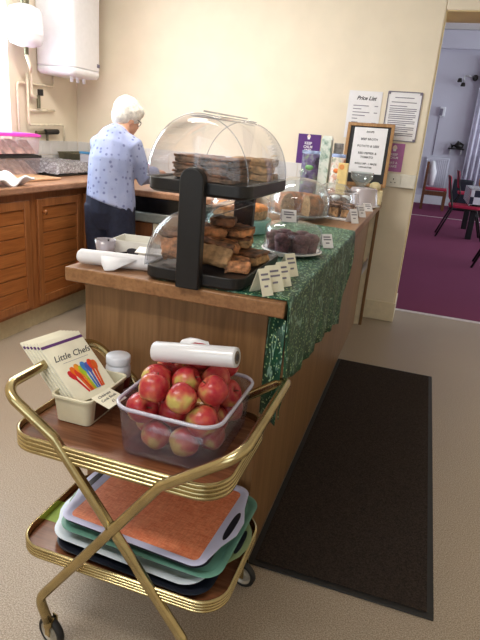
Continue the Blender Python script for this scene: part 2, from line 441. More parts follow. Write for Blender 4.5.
# wall behind the camera and right wall (out of view); the window is added for fill light
vx0, vx1 = -1.2, 2.0
bm = bx(XL-.25, vx0, YB-.2, YB, 0, ZC); box(bm, vx1, XR+.2, YB-.2, YB, 0, ZC)
box(bm, vx0, vx1, YB-.2, YB, 0, 1.0); box(bm, vx0, vx1, YB-.2, YB, 2.3, ZC)
struct('wall_front', bm, M['wall']); window(2, 'y', YB-.15, vx0, vx1, 1.0, 2.3)
struct('wall_right', bx(XR, XR+.2, YB, L, 0, ZC), M['wall'])
# skirting
bm = bx(.6, DX0+.014, L-.016, L, 0, .15); box(bm, DX0-.0, DX0+.014, L, L+WT-.03, 0, .15)
struct('baseboard_back', bm, M['skirt'], bevel=.004)
struct('trim_2', bx(DX0+.014, DX1, L+WT-.03, L+WT+.02, -.002, .004), M['strip'])
# white tiled splashback band
def tiles(name, u0, u1, fixed, axis):
    bm = B(); s = .108; u = u0
    while u < u1-.01:
        for z in (.905, .905+s):
            if axis == 'x': box(bm, fixed, fixed+.006, u, min(u+s-.003, u1), z, z+s-.003)
            else: box(bm, u, min(u+s-.003, u1), fixed-.006, fixed, z, z+s-.003)
        u += s
    struct(name, bm, M['tile'], bevel=.0015)
tiles('trim_3', 1.0, L-.008, XL, 'x'); tiles('trim_4', XL+.008, .02, L, 'y')

# ------------------------------------------------------------------ hall beyond the opening
y0 = L+WT
struct('floor_hall', bx(HX0, HX1, y0, HY, -.1, 0), M['carpet'])
bm = bx(HX0-.2, HX1+.2, HY, HY+.2, 0, HZ+.3); struct('wall_hall_far', bm, M['lav'])
struct('wall_hall_left', bx(HX0-.2, HX0, y0, HY, 0, HZ+.3), M['lav'])
bm = bx(HX1, HX1+.2, y0, HY, 0, .9); box(bm, HX1, HX1+.2, y0, HY, 2.9, HZ+.3)
for a, b in ((y0, 4.6), (6.8, 7.6), (9.8, 10.6), (12.8, HY)): box(bm, HX1, HX1+.2, a, b, .9, 2.9)
struct('wall_hall_right', bm, M['lav'])
for k, (a, b) in enumerate(((4.6, 6.8), (7.6, 9.8), (10.6, 12.8))): window(3+k, 'x', HX1+.1, a, b, .9, 2.9)
struct('ceiling_hall', bx(HX0-.2, HX1+.2, y0, HY+.2, HZ+.3, HZ+.4), M['ceil'])
bm = bx(HX0-.2, DX0-.1, y0, y0+.05, 0, HZ+.3); box(bm, DX1+.1, HX1+.2, y0, y0+.05, 0, HZ+.3); box(bm, DX0-.1, DX1+.1, y0, y0+.05, DZ+.2, HZ+.3)
struct('wall_hall_near', bm, M['lav'])
struct('trim_5', bx(HX0, HX1, HY-.12, HY, HZ-.12, HZ+.3), M['lav'], bevel=.03)
o = struct('trim_6', bx(HX0, HX1, 10.9, 10.95, -.002, .006), M['strip'])
struct('baseboard_hall', bx(HX0, HX1, HY-.03, HY, 0, .2), M['white'])

def build_hall():
    # wall lamp bracket with two spots
    t = thing('wall_lamp', 'twin spot wall lamp high on the lavender hall wall', 'lamp', (1.5, HY, 3.0))
    bm = B(); cyl(bm, (1.61, HY, 3.03), (1.61, HY-.09, 3.03), .065); obj('wall_plate', bm, M['dark'], t, bevel=.01)
    bm = B(); tube(bm, fillet([(1.61, HY-.08, 3.03), (1.45, HY-.18, 3.05), (1.36, HY-.18, 3.05), (1.36, HY-.18, 2.9)], .05), .014); obj('arm', bm, M['silver'], t, smooth=True)
    for x, z in ((1.36, 2.86), (1.27, 2.95)):
        bm = B(); lathe(bm, [(.015, .075), (.04, .068), (.055, 0), (.05, -.015)], (x, HY-.18, z-.03), 16, cap0=True, cap1=True); obj('lamp_shade', bm, M['dark'], t, smooth=True)
    t = thing('wall_speaker', 'small white and grey box on the hall wall left of the lamp', 'wall box', (1.0, HY, 2.1))
    obj('housing', bx(.95, 1.08, HY-.1, HY, 2.12, 2.34), M['white'], t, bevel=.015)
    obj('grille', bx(.95, 1.02, HY-.107, HY-.1, 2.14, 2.3), M['inkgrey'], t)
    tag(obj('cable_trunking', bx(.95, .97, HY-.015, HY, 1.2, 2.12), M['inkgrey']), 'thin grey cable conduit running down below the wall box', 'cable')
    t = thing('wall_shelf', 'dark bracket shelf with folded black items on hall wall', 'shelf', (1.47, HY, 1.4))
    obj('shelf_board', bx(1.3, 1.68, HY-.22, HY, 1.38, 1.41), M['dark'], t, bevel=.008)
    bm = B(); limb(bm, [(1.36, HY-.11, 1.45, .07, .035), (1.5, HY-.11, 1.5, .09, .065), (1.64, HY-.11, 1.45, .06, .035)]); obj('folded_cloth', bm, M['dark'], t, smooth=True)
    for x in (1.36, 1.62): obj('bracket', bx(x-.01, x+.01, HY-.15, HY, 1.25, 1.38), M['silver'], t)
    t = thing('radiator', 'pale panel radiator low on the hall wall behind wooden chair', 'radiator', (1.1, HY, .3))
    obj('panel', bx(.84, 1.4, HY-.09, HY-.03, .4, 1.15), M['lav'], t, bevel=.015)
    bm = B()
    for k in range(12): cyl(bm, (.87+k*.045, HY-.094, .44), (.87+k*.045, HY-.094, 1.1), .009, 8)
    obj('fins', bm, M['lav'], t, smooth=True)
    bm = B(); cyl(bm, (1.41, HY-.06, .43), (1.46, HY-.06, .43), .022, 10); obj('valve', bm, M['silver'], t)
    bm = B(); ring0, ring1 = [], []
    for k in range(81):
        x = 1.74+k*.018; y = HY-.2+.045*math.sin(k*.95); ring0.append((x, y, .12)); ring1.append((x, y, 3.4))
    loft(bm, [ring0, ring1], False); tag(obj('curtain', bm, M['curtain'], smooth=True, solid=.008), 'long pale pleated curtain hanging at right of hall wall', 'curtain')
    bm = B(); cyl(bm, (1.65, HY-.2, 3.42), (3.3, HY-.2, 3.42), .016, 10); tag(obj('curtain_rail', bm, M['silver']), 'thin rail holding the pale hall curtain', 'rail')
    # stacking chairs with red seats
    def chair(label, loc, rz, sc=1.1):
        t = thing('stacking_chair', label, 'chair', loc, rz, 'red seated chairs in the hall'); mx = wm(t) @ Matrix.Scale(sc, 4)
        def part(n, bm, m, **k): bm.transform(mx); return obj(n, bm, m, t, **k)
        bm = B(); rslab(bm, 0, 0, .21, .21, .05, .43, .475); part('seat', bm, M['red'], bevel=.012)
        bm = B(); rb = Matrix.Translation((0, .235, .69)) @ Matrix.Rotation(-.17, 4, 'X')
        box(bm, -.2, .2, -.018, .018, -.15, .17, 0, rb); part('backrest', bm, M['red'], bevel=.014)
        for s in (-1, 1):
            bm = B(); tube(bm, fillet([(s*.2, -.3, 0), (s*.2, -.17, .42), (s*.2, .1, .425)], .03), .0125, 10); part('leg', bm, M['dark'], smooth=True)
            bm = B(); tube(bm, fillet([(s*.2, .32, 0), (s*.2, .16, .42), (s*.2, .275, .86)], .03), .0125, 10); part('leg', bm, M['dark'], smooth=True)
        bm = B(); cyl(bm, (-.2, -.2, .33), (.2, -.2, .33), .009, 8); part('stretcher', bm, M['dark'])
        return t
    # front of chair is -y locally; rotate so that it faces +x
    c1 = chair('black framed red chair nearest the opening, pulled up to checked table', (1.56, 8.3, 0), PI/2)
    dup(c1, (1.84, 11.7, 0), PI/2, 'red chair seen behind the nearest red hall chair')
    dup(c1, (1.98, 5.95, 0), PI/2-.1, 'chair mostly cut off by the right edge, only its leg showing')
    # wooden chair with pale jacket
    t = thing('wooden_chair', 'brown wooden chair with a pale jacket over its back', 'chair', (1.1, 12.6, 0))
    X, Y = 1.13, 12.6
    obj('seat', bx(X-.24, X+.28, Y-.24, Y+.24, .44, .49), M['red'], t, bevel=.015)
    for a, b, h in ((-.22, -.22, 1.06), (-.22, .22, 1.06), (.26, -.22, .45), (.26, .22, .45)):
        obj('leg', bx(X+a-.03, X+a+.03, Y+b-.03, Y+b+.03, 0, h), M['darkwood'], t, bevel=.006)
    obj('backrest', bx(X-.24, X-.2, Y-.19, Y+.19, .82, 1.03), M['darkwood'], t, bevel=.006)
    obj('rail', bx(X-.2, X+.24, Y-.245, Y-.21, .33, .43), M['darkwood'], t, bevel=.006)
    bm = B(); limb(bm, [(X-.1, Y-.12, .55, .07, .12), (X-.1, Y-.12, .85, .09, .14), (X-.13, Y-.08, 1.07, .05, .12)])
    tag(obj('jacket', bm, M['paper'], smooth=True), 'pale grey jacket draped on the wooden chair back', 'jacket')
    t = thing('hall_table', 'dark dining table under a checked cloth in the hall', 'table', (2.25, 8.8, 0))
    obj('tabletop', bx(1.64, 2.8, 8.15, 9.6, .72, .755), M['dark'], t, bevel=.006)
    for a in (1.71, 2.72):
        for b in (8.23, 9.5): obj('leg', bx(a-.045, a+.045, b-.045, b+.045, 0, .72), M['black'], t, bevel=.008)
    bm = bx(1.62, 2.82, 8.13, 9.62, .756, .766); box(bm, 1.615, 1.627, 8.13, 9.62, .53, .766); box(bm, 1.62, 2.82, 8.122, 8.134, .55, .766)
    tag(obj('tablecloth', bm, M['checks']), 'navy and white checked cloth on the hall table', 'tablecloth')
    bm = B(); lathe(bm, [(.0, 0), (.09, 0), (.13, .07), (.14, .16), (.11, .2), (0, .21)], (1.86, 8.5, .767), 20)
    tag(obj('bread_basket', bm, M['orangecake'], smooth=True), 'tan rounded basket on the checked hall tablecloth', 'basket')
    obj_ = bx(1.55, 2.0, 12.9, 13.2, 0, .72); tag(obj('storage_box', obj_, M['navy'], bevel=.03), 'low dark box standing behind the red hall chairs', 'box')
build_hall()

# depth spacing: objects laid out on the first survey are brought to the measured depth (real sizes kept for round things)
def tops(): return {o for o in COL.objects if o.parent is None}
def settle(before, mode, anchor=None, keep=()):
    for o in tops()-before:
        rigid = mode == 'rigid' or o.name.split('.')[0] in keep
        tree = [o]+list(o.children_recursive)
        if rigid:
            bpy.context.view_layer.update()
            a = anchor if anchor is not None else (o.location.y if o.type == 'EMPTY' else sum(v.co.y for v in o.data.vertices)/len(o.data.vertices)+o.location.y)
            if o.type == 'EMPTY': o.location.y += (K-1)*a
            else: o.data.transform(Matrix.Translation((0, (K-1)*a, 0)))
        else:
            o.location.y *= K
            for c in tree:
                if c.type == 'MESH': c.data.transform(Matrix.Diagonal((1, K, 1, 1)))
# ------------------------------------------------------------------ left wall: boiler, vessel, pipes
def build_left():
    t = thing('boiler', 'large white wall-hung boiler in the corner above the worktop', 'boiler', (-1.82, 2.85, 1.6))
    def rb(bm, z0, z1, g=0, r=.05):
        return loft(bm, [rrect(-1.818, 2.85, .168-g, .2-g, r, z0), rrect(-1.818, 2.85, .168-g, .2-g, r, z1)], True, True, True)
    bm = B(); rb(bm, 1.655, 2.42); obj('casing', bm, M['white'], t, bevel=.008, angle=60)
    bm = B(); loft(bm, [rrect(-1.818, 2.85, .12, .15, .05, 1.595), rrect(-1.818, 2.85, .155, .187, .05, 1.6), rrect(-1.818, 2.85, .168, .2, .05, 1.622), rrect(-1.818, 2.85, .168, .2, .05, 1.652)], True, True, True)
    obj('bottom_cover', bm, M['white'], t, smooth=True)
    obj('badge', bx(-1.652, -1.647, 2.98, 3.02, 1.685, 1.71), M['inkgrey'], t)
    for y in (2.78, 2.86, 2.95):
        bm = B(); cyl(bm, (-1.75, y, 1.56), (-1.75, y, 1.6), .013, 12); obj('outlet', bm, M['white'], t)
    # expansion vessel
    t = thing('expansion_vessel', 'white capsule-shaped water vessel on the wall left of boiler', 'tank', (-1.86, 2.39, 1.73))
    prof = [(0, 0), (.05, .003), (.1, .02), (.118, .055), (.118, .078)]
    bm = B(); lathe(bm, prof+[(.119, .079)], (-1.862, 2.39, 1.735), 36); lathe(bm, [(.119, .079), (.119, .083), (.117, .085), (.117, .2), (.1, .24), (.05, .262), (0, .266)], (-1.862, 2.39, 1.735), 36)
    obj('shell', bm, M['white'], t, smooth=True)
    bm = B(); lines(bm, frame((-1.765, 2.35, 1.875), (.55, .83, 0), (0, 0, 1)), [(-.02, .02, .008), (-.022, .02, -.004), (-.02, .01, -.015)], .006, .001); obj('lettering', bm, M['inkgrey'], t)
    obj('bracket', bx(-1.987, -1.975, 2.355, 2.45, 1.78, 1.93), M['dark'], t, bevel=.004)
    bm = B(); cyl(bm, (-1.862, 2.39, 2.0), (-1.862, 2.39, 2.08), .03, 14); obj('top_fitting', bm, M['steel'], t)
    bm = B(); cyl(bm, (-1.862, 2.39, 1.69), (-1.862, 2.39, 1.736), .016, 14); obj('bottom_fitting', bm, M['steel'], t)
    # pipes on the left wall, each run its own pipe
    px = -1.967
    def pipe(label, pts, r=.008, m='pipe'):
        bm = B(); tube(bm, fillet(pts, .025), r*1.2, 10); return tag(obj('pipe', bm, M[m], smooth=True), label, 'pipe', 'painted pipes on the left wall')
    pipe('painted pipe looping highest, running across under the boiler', [(px, 2.41, 1.0), (px, 2.41, 1.512), (px, 2.86, 1.522), (px, 2.86, 1.6)])
    pipe('painted pipe turning right at the level of the lowest run', [(px+.021, 2.5, 1.58), (px+.021, 2.5, 1.228), (px+.021, 2.96, 1.245), (px+.021, 2.96, 1.12)])
    pipe('short horizontal painted pipe midway down the wall', [(px, 2.52, 1.33), (px, 2.86, 1.345)])
    pipe('thick painted pipe dropping from the white capsule vessel', [(-1.862, 2.39, 1.69), (-1.862, 2.43, 1.62), (px+.02, 2.545, 1.6), (px+.02, 2.545, 1.43), (px+.02, 2.6, 1.425)], .011)
    t = thing('stop_valve', 'small dark stop valve halfway down the painted pipes', 'valve', (px, 2.63, 1.4))
    bm = B(); cyl(bm, (px+.02, 2.63, 1.35), (px+.02, 2.63, 1.44), .014, 12); obj('valve_body', bm, M['steel'], t)
    bm = B(); cyl(bm, (px+.035, 2.635, 1.44), (px+.035, 2.635, 1.485), .022, 12); obj('handle', bm, M['dark'], t, bevel=.004)
    t = thing('lever_valve', 'long dark lever valve just above the tiles', 'valve', (px, 2.73, 1.18))
    bm = B(); cyl(bm, (px+.01, 2.6, 1.175), (px+.01, 2.72, 1.18), .014, 12); cyl(bm, (px+.01, 2.74, 1.17), (px+.01, 2.74, 1.12), .01, 10); obj('valve_body', bm, M['steel'], t)
    bm = B(); cyl(bm, (px+.02, 2.7, 1.184), (px+.02, 2.87, 1.19), .02, 12); obj('handle', bm, M['dark'], t, bevel=.004)
    # double socket on tiles is hidden; base cabinets
    X = -1.298
    def cabinet(label, ya, yb, d0, d1, knob):
        t = thing('base_cabinet', label, 'cabinet', (-1.64, (ya+yb)/2, 0), 0, 'pine base cabinets along the left wall')
        obj('body', bx(-1.98, X-.02, ya+.001, yb-.001, .125, .857), M['pineframe'], t)
        obj('plinth', bx(-1.42, -1.345, ya+.001, yb-.001, 0, .124), M['plinth'], t)
        bm = B(); f = .05
        for a in ((d0, d0+f, .15, .815), (d1-f, d1, .15, .815), (d0+f, d1-f, .15, .15+f), (d0+f, d1-f, .815-f, .815)): box(bm, X-.02, X, *a)
        d = obj('door', bm, M['pineframe'], t, bevel=.003)
        bm = B(); n = 7; h = (.815-.15-2*f)/n
        for k in range(n): box(bm, X-.019, X-.008, d0+f-.004, d1-f+.004, .15+f+k*h+.0025, .15+f+(k+1)*h-.0025)
        obj('tongue_and_groove_panel', bm, M['pine'], d, bevel=.002)
        if knob:
            bm = B(); lathe(bm, [(0, 0), (.009, 0), (.008, .012), (.016, .02), (.015, .028), (0, .031)], (0, 0, 0), 16)
            bm.transform(Matrix.Translation((X, knob, .735)) @ Matrix.Rotation(PI/2, 4, 'Y')); obj('knob', bm, M['pineframe'], d, smooth=True)
        return t
    cabinet('pine cabinet at the left edge of the photo, no knob showing', 1.03, 1.637, 1.05, 1.597, None)
    cabinet('pine cabinet with round knob, right of the left-edge cabinet', 1.637, 2.195, 1.677, 2.17, 1.725)
    cabinet('pine cabinet deeper in the corner, behind the woman', 2.195, 2.75, 2.22, 2.72, 2.26)
    bm = bx(-1.981, -1.273, 1.0, (L-.008)/K, .858, .9); tag(obj('worktop', bm, M['worktop'], bevel=.008), 'brown laminate worktop running along the left wall', 'worktop')
    # back run where the woman works
    tag(obj('worktop', bx(-1.27, -.3, 2.2, (L-.008)/K, .845, .885), M['worktop'], bevel=.008), 'brown worktop along the back wall in front of the woman', 'worktop')
    t = thing('oven', 'black-fronted unit with a pale strip beneath the back worktop', 'appliance', (-.75, 2.6, 0))
    obj('body', bx(-1.25, -.32, 2.26, 3.15, .1, .84), M['darkwood'], t)
    obj('front_panel', bx(-1.25, -.32, 2.235, 2.259, .742, .842), M['blackglass'], t, bevel=.003)
    obj('side_return', bx(-1.25, -.32, 2.225, 2.259, .676, .74), M['chrome'], t, bevel=.006)
    obj('lower_panel', bx(-1.25, -.79, 2.24, 2.259, .12, .672), M['darkwood'], t, bevel=.003)
    obj('lower_panel', bx(-.72, -.32, 2.24, 2.259, .12, .672), M['darkwood'], t, bevel=.003)
    obj('divider', bx(-.785, -.725, 2.24, 2.259, .12, .672), M['creampanel'], t, bevel=.003)
    # things on the left worktop
    def ctub(label, zb, lidm, nm):
        t = thing('food_tub', label, 'container', (-1.73, 1.95, zb), 0, 'stacked food tubs on the left worktop')
        bm = B(); c = (-1.82, 2.04)
        loft(bm, [rrect(*c, .115, .25, .03, zb+.002), rrect(*c, .125, .26, .035, zb+.115)], True, True, False)
        obj('tub', bm, M['tubclear'], t, smooth=False, bevel=.004)
        bm = B(); rslab(bm, *c, .131, .266, .035, zb+.115, zb+.131); rslab(bm, *c, .115, .25, .03, zb+.131, zb+.136); obj('lid', bm, lidm, t, bevel=.003)
        for k in range(8):
            bm = B(); x = c[0]-.06+.12*(k % 2); y = c[1]-.18+.12*(k//2); mx = Matrix.Translation((x, y, zb+.047)) @ Matrix.Diagonal((1, 1.2, 1.1, 1)) @ Matrix.Rotation(random.uniform(-.3, .3), 4, 'Z')
            v = [(-.05, -.036, -.04), (.05, -.036, -.04), (-.05, -.036, .04), (-.05, .036, -.04), (.05, .036, -.04), (-.05, .036, .04)]
            vs = [bm.verts.new(mx @ Vector(q)) for q in v]
            for q in ((0, 1, 2), (3, 5, 4), (0, 3, 4, 1), (1, 4, 5, 2), (0, 2, 5, 3)): bm.faces.new([vs[i] for i in q])
            tag(obj('wrapped_sandwich', bm, M['sandwich'], bevel=.006), 'wrapped sandwich inside the food tub with the %s lid' % nm, 'sandwich', 'sandwiches inside the %s lidded tub' % nm)
    ctub('clear tub with black lid, lower of the two stacked', .901, M['black'], 'black')
    ctub('clear tub with hot pink lid, upper of the two stacked', 1.0395, M['magenta'], 'pink')
    # film covered tray
    t = thing('film_wrapped_tray', 'wide tray of food under crumpled cling film on the worktop', 'tray', (-1.62, 2.5, .9))
    bm = B(); rslab(bm, -1.75, 2.52, .2, .26, .04, .902, .915); obj('tray_base', bm, M['dark'], t, bevel=.004)
    bm = B(); bmesh.ops.create_grid(bm, x_segments=26, y_segments=36, size=1)
    rr = random.Random(5)
    for v in bm.verts:
        e = max(abs(v.co.x), abs(v.co.y)); v.co = Vector((-1.75+v.co.x*.205, 2.52+v.co.y*.265, .917+(.075 if e < .93 else .02)*(1 if e < .99 else .2)+rr.uniform(-.005, .005)))
    obj('cling_film', bm, M['filmtray'], t, smooth=True)
    t = thing('roasting_tin', 'dark metal tin behind the film-wrapped tray, against the tiles', 'tin', (-1.75, 3.0, .9))
    bm = B(); loft(bm, [rrect(-1.66, 3.02, .27, .15, .03, .902), rrect(-1.66, 3.02, .29, .17, .03, 1.035), rrect(-1.66, 3.02, .28, .16, .03, 1.035), rrect(-1.66, 3.02, .26, .14, .03, .92)], True, True, True); obj('pan', bm, M['steel'], t)
    bm = B(); tube(bm, rrect(-1.66, 3.02, .29, .17, .03, 1.035), .005, 8, closed=True); obj('rim', bm, M['steel'], t, smooth=True)
    t = thing('small_tub', 'small tub with blue lid behind the film-wrapped tray', 'container', (-1.47, 2.93, .9))
    bm = B(); rslab(bm, -1.6, 2.74, .05, .03, .015, .902, 1.05); obj('tub', bm, M['cloudy'], t, bevel=.003)
    bm = B(); rslab(bm, -1.6, 2.74, .054, .034, .015, 1.05, 1.066); obj('lid', bm, M['blue'], t, bevel=.003)
    bm = B(); rslab(bm, -1.55, 1.93, .13, .2, .02, .902, .914)
    o = obj('chopping_board', bm, wood('pale_board', (206, 160, 120), (222, 178, 140), 1, .5), bevel=.003); tag(o, 'pale wooden board on worktop in front of the food tubs', 'board')
    bm = B(); bmesh.ops.create_grid(bm, x_segments=24, y_segments=24, size=1)
    for v in bm.verts:
        u, w = v.co.x, v.co.y
        v.co = Vector((-1.42+u*.12, 1.41+w*.2+.05*u, .935+.018*math.sin(5*u+3*w)+.015*math.sin(7*w-2*u)))
    tag(obj('tea_towel', bm, M['paper'], smooth=True, solid=.012), 'crumpled white tea towel at left end of worktop', 'towel')
    t = thing('mixing_bowl', 'white bowl on the back worktop between her hands', 'bowl', (-.84, 2.62, .885))
    bm = B(); lathe(bm, [(0, .001), (.05, .001), (.055, .008), (.1, .075), (.104, .08), (.098, .08), (.05, .014), (0, .012)], (-.84, 2.62, .886), 32); obj('bowl', bm, M['porcelain'], t, smooth=True)
b4 = tops(); build_left(); settle(b4, 'scale', None, ('expansion_vessel', 'mixing_bowl'))

# ------------------------------------------------------------------ person
def build_woman():
    ox, oy = -.93, 1.84
    t = thing('person', 'woman with short white hair and spotted blue blouse working at back worktop', 'person', (ox, oy, 0))
    bm = B()
    # legs, torso, arms, neck, head: one body
    for s in (-1, 1):
        limb(bm, [(ox+s*.085, oy+.015, .02, .04, .05), (ox+s*.085, oy-.01, .1, .042, .048), (ox+s*.09, oy-.03, .28, .056, .06), (ox+s*.09, oy-.0, .45, .056, .06), (ox+s*.09, oy-.01, .62, .075, .082), (ox+s*.085, oy-.02, .78, .088, .1)])
        limb(bm, [(ox+s*.088, oy-.06, .035, .04, .03), (ox+s*.09, oy+.05, .03, .042, .028), (ox+s*.095, oy+.14, .02, .035, .018)])
    limb(bm, [(ox, oy-.02, .74, .155, .11), (ox, oy-.02, .84, .165, .125), (ox, oy-.01, .96, .15, .115), (ox, oy+.005, 1.08, .145, .11), (ox, oy+.03, 1.16, .14, .1), (ox+.01, oy+.06, 1.22, .1, .075), (ox+.015, oy+.085, 1.255, .055, .055)])
    limb(bm, [(ox+.01, oy+.07, 1.22, .055, .055), (ox+.02, oy+.125, 1.3, .047, .05)])
    HS = .86
    R = Matrix.Rotation(-.5, 3, 'Z') @ Matrix.Rotation(-.42, 3, 'X')      # turned to the right and bent forward
    H = Vector((ox+.025, oy+.15, 1.335))
    def hp(v): return H+R @ (Vector(v)*HS)
    ellip(bm, hp((0, -.005, .012)), .073, .092, .09, rot=R); ellip(bm, hp((0, .035, -.05)), .054, .06, .06, rot=R)
    ellip(bm, hp((0, .096, -.028)), .012, .02, .02, rot=R)                 # nose
    ellip(bm, hp((0, .078, -.072)), .024, .014, .008, rot=R); ellip(bm, hp((0, .07, -.095)), .025, .022, .018, rot=R)
    for s in (-1, 1):
        ellip(bm, hp((s*.077, .0, -.022)), .01, .02, .032, rot=R); ellip(bm, hp((s*.032, .078, -.005)), .014, .01, .008, rot=R)
    arms = {1: [(ox+.14, oy+.045, 1.155), (ox+.195, oy+.09, .995), (ox+.165, oy+.32, 1.0)], -1: [(ox-.135, oy+.045, 1.155), (ox-.175, oy+.12, 1.0), (ox-.02, oy+.34, .985)]}
    for s, (a, e, w) in arms.items():
        a, e, w = Vector(a), Vector(e), Vector(w)
        limb(bm, [(*(a-Vector((s*.04, 0, -.02))), .055, .055), (*a, .055, .055), (*a.lerp(e, .5), .046, .046), (*e, .04, .04), (*e.lerp(w, .5), .036, .036), (*w, .026, .024)])
        d = (w-e).normalized(); pc = w+d*.05
        limb(bm, [(*w, .024, .02), (*(w+d*.03), .034, .016), (*(w+d*.075), .038, .014)])
        side = d.cross(Vector((0, 0, 1))).normalized()
        for k, ln in enumerate((.055, .066, .07, .06)):
            q = w+d*.07+side*((k-1.5)*.019)
            tube(bm, [q, q+d*ln*.5+Vector((0, 0, -.006)), q+d*ln*.85+Vector((0, 0, -.025)), q+d*ln*.95+Vector((0, 0, -.045))], [.0095, .009, .0085, .007], 8)
        q = w+d*.025-side*s*.03
        tube(bm, [q, q+d*.03-side*s*.022+Vector((0, 0, -.01)), q+d*.058-side*s*.024+Vector((0, 0, -.025))], [.011, .0105, .008], 8)
    obj('body', bm, M['skin'], t, remesh=.0055)
    # blouse
    bm = B()
    limb(bm, [(ox+.012, oy-.03, .81, .176, .146), (ox+.008, oy-.02, .86, .176, .146), (ox, oy-.015, .96, .166, .138), (ox, oy-.005, 1.07, .164, .136), (ox, oy+.02, 1.155, .155, .122), (ox+.005, oy+.05, 1.215, .115, .095), (ox+.012, oy+.08, 1.25, .07, .066)])
    for s, (a, e, w) in arms.items():
        a, e, w = Vector(a), Vector(e), Vector(w)
        limb(bm, [(*(a-Vector((s*.06, 0, -.02))), .07, .075), (*a, .07, .072), (*a.lerp(e, .5), .06, .062), (*e, .055, .055), (*e.lerp(w, .5), .05, .048), (*e.lerp(w, .9), .042, .04)])
    for v in bm.verts:
        if v.co.z < 1.0 and abs(v.co.x-ox) < .2: v.co.z -= .3*(v.co.x-ox)*min(1, (1.0-v.co.z)/.15)
    obj('blouse', bm, M['blouse'], t, remesh=.008)
    bm = B()
    for s in (-1, 1):
        limb(bm, [(ox+s*.088, oy-.02, .055, .07, .075), (ox+s*.09, oy-.03, .28, .078, .082), (ox+s*.092, oy-.01, .45, .082, .086), (ox+s*.092, oy-.02, .62, .095, .105), (ox+s*.085, oy-.025, .8, .1, .118)])
    limb(bm, [(ox, oy-.025, .66, .16, .1), (ox, oy-.03, .76, .175, .128), (ox, oy-.025, .86, .176, .135), (ox, oy-.02, .92, .165, .125)])
    obj('trousers', bm, M['jeans'], t, remesh=.008)
    for s in (-1, 1):
        bm = B(); limb(bm, [(ox+s*.088, oy-.09, .045, .044, .036), (ox+s*.09, oy-.02, .048, .048, .044), (ox+s*.092, oy+.07, .04, .05, .036), (ox+s*.096, oy+.155, .03, .036, .024)])
        obj('shoe', bm, M['shoe'], t, smooth=True)
    # hair: cap around skull with locks
    bm = B()
    ellip(bm, hp((0, -.018, .03)), .09, .104, .092, rot=R); ellip(bm, hp((0, -.055, -.015)), .076, .07, .08, rot=R)
    ellip(bm, hp((0, .035, .066)), .078, .07, .046, rot=R)
    rr = random.Random(2)
    for k in range(60):
        a = rr.uniform(0, 2*PI); e = rr.uniform(-.35, 1.3)
        v = Vector((math.cos(a)*math.cos(e)*.088, -.018+math.sin(a)*math.cos(e)*.1, .03+math.sin(e)*.09))
        if v.y > .045 and v.z < .055: continue
        ellip(bm, hp(v), .018, .022, .02, 8, 6, rot=R)
    obj('hair', bm, M['hair'], t, remesh=.0065)
    bm = B()
    for s in (-1, 1):
        tube(bm, [hp((s*.034+.024*math.cos(q*PI/6), .095, -.006+.018*math.sin(q*PI/6))) for q in range(12)], .0022, 6, closed=True)
        tube(bm, [hp((s*.06, .094, .0)), hp((s*.079, .06, .0)), hp((s*.082, -.005, -.004))], .0022, 6)
    tube(bm, [hp((-.01, .097, -.002)), hp((.01, .097, -.002))], .0022, 6)
    obj('glasses', bm, M['dark'], t, smooth=True)
    for c in t.children:                                                  # slight build
        c.data.transform(Matrix.Translation((-.025, 0, 0)) @ Matrix.Diagonal((.87, 1, 1, 1)))
build_woman()

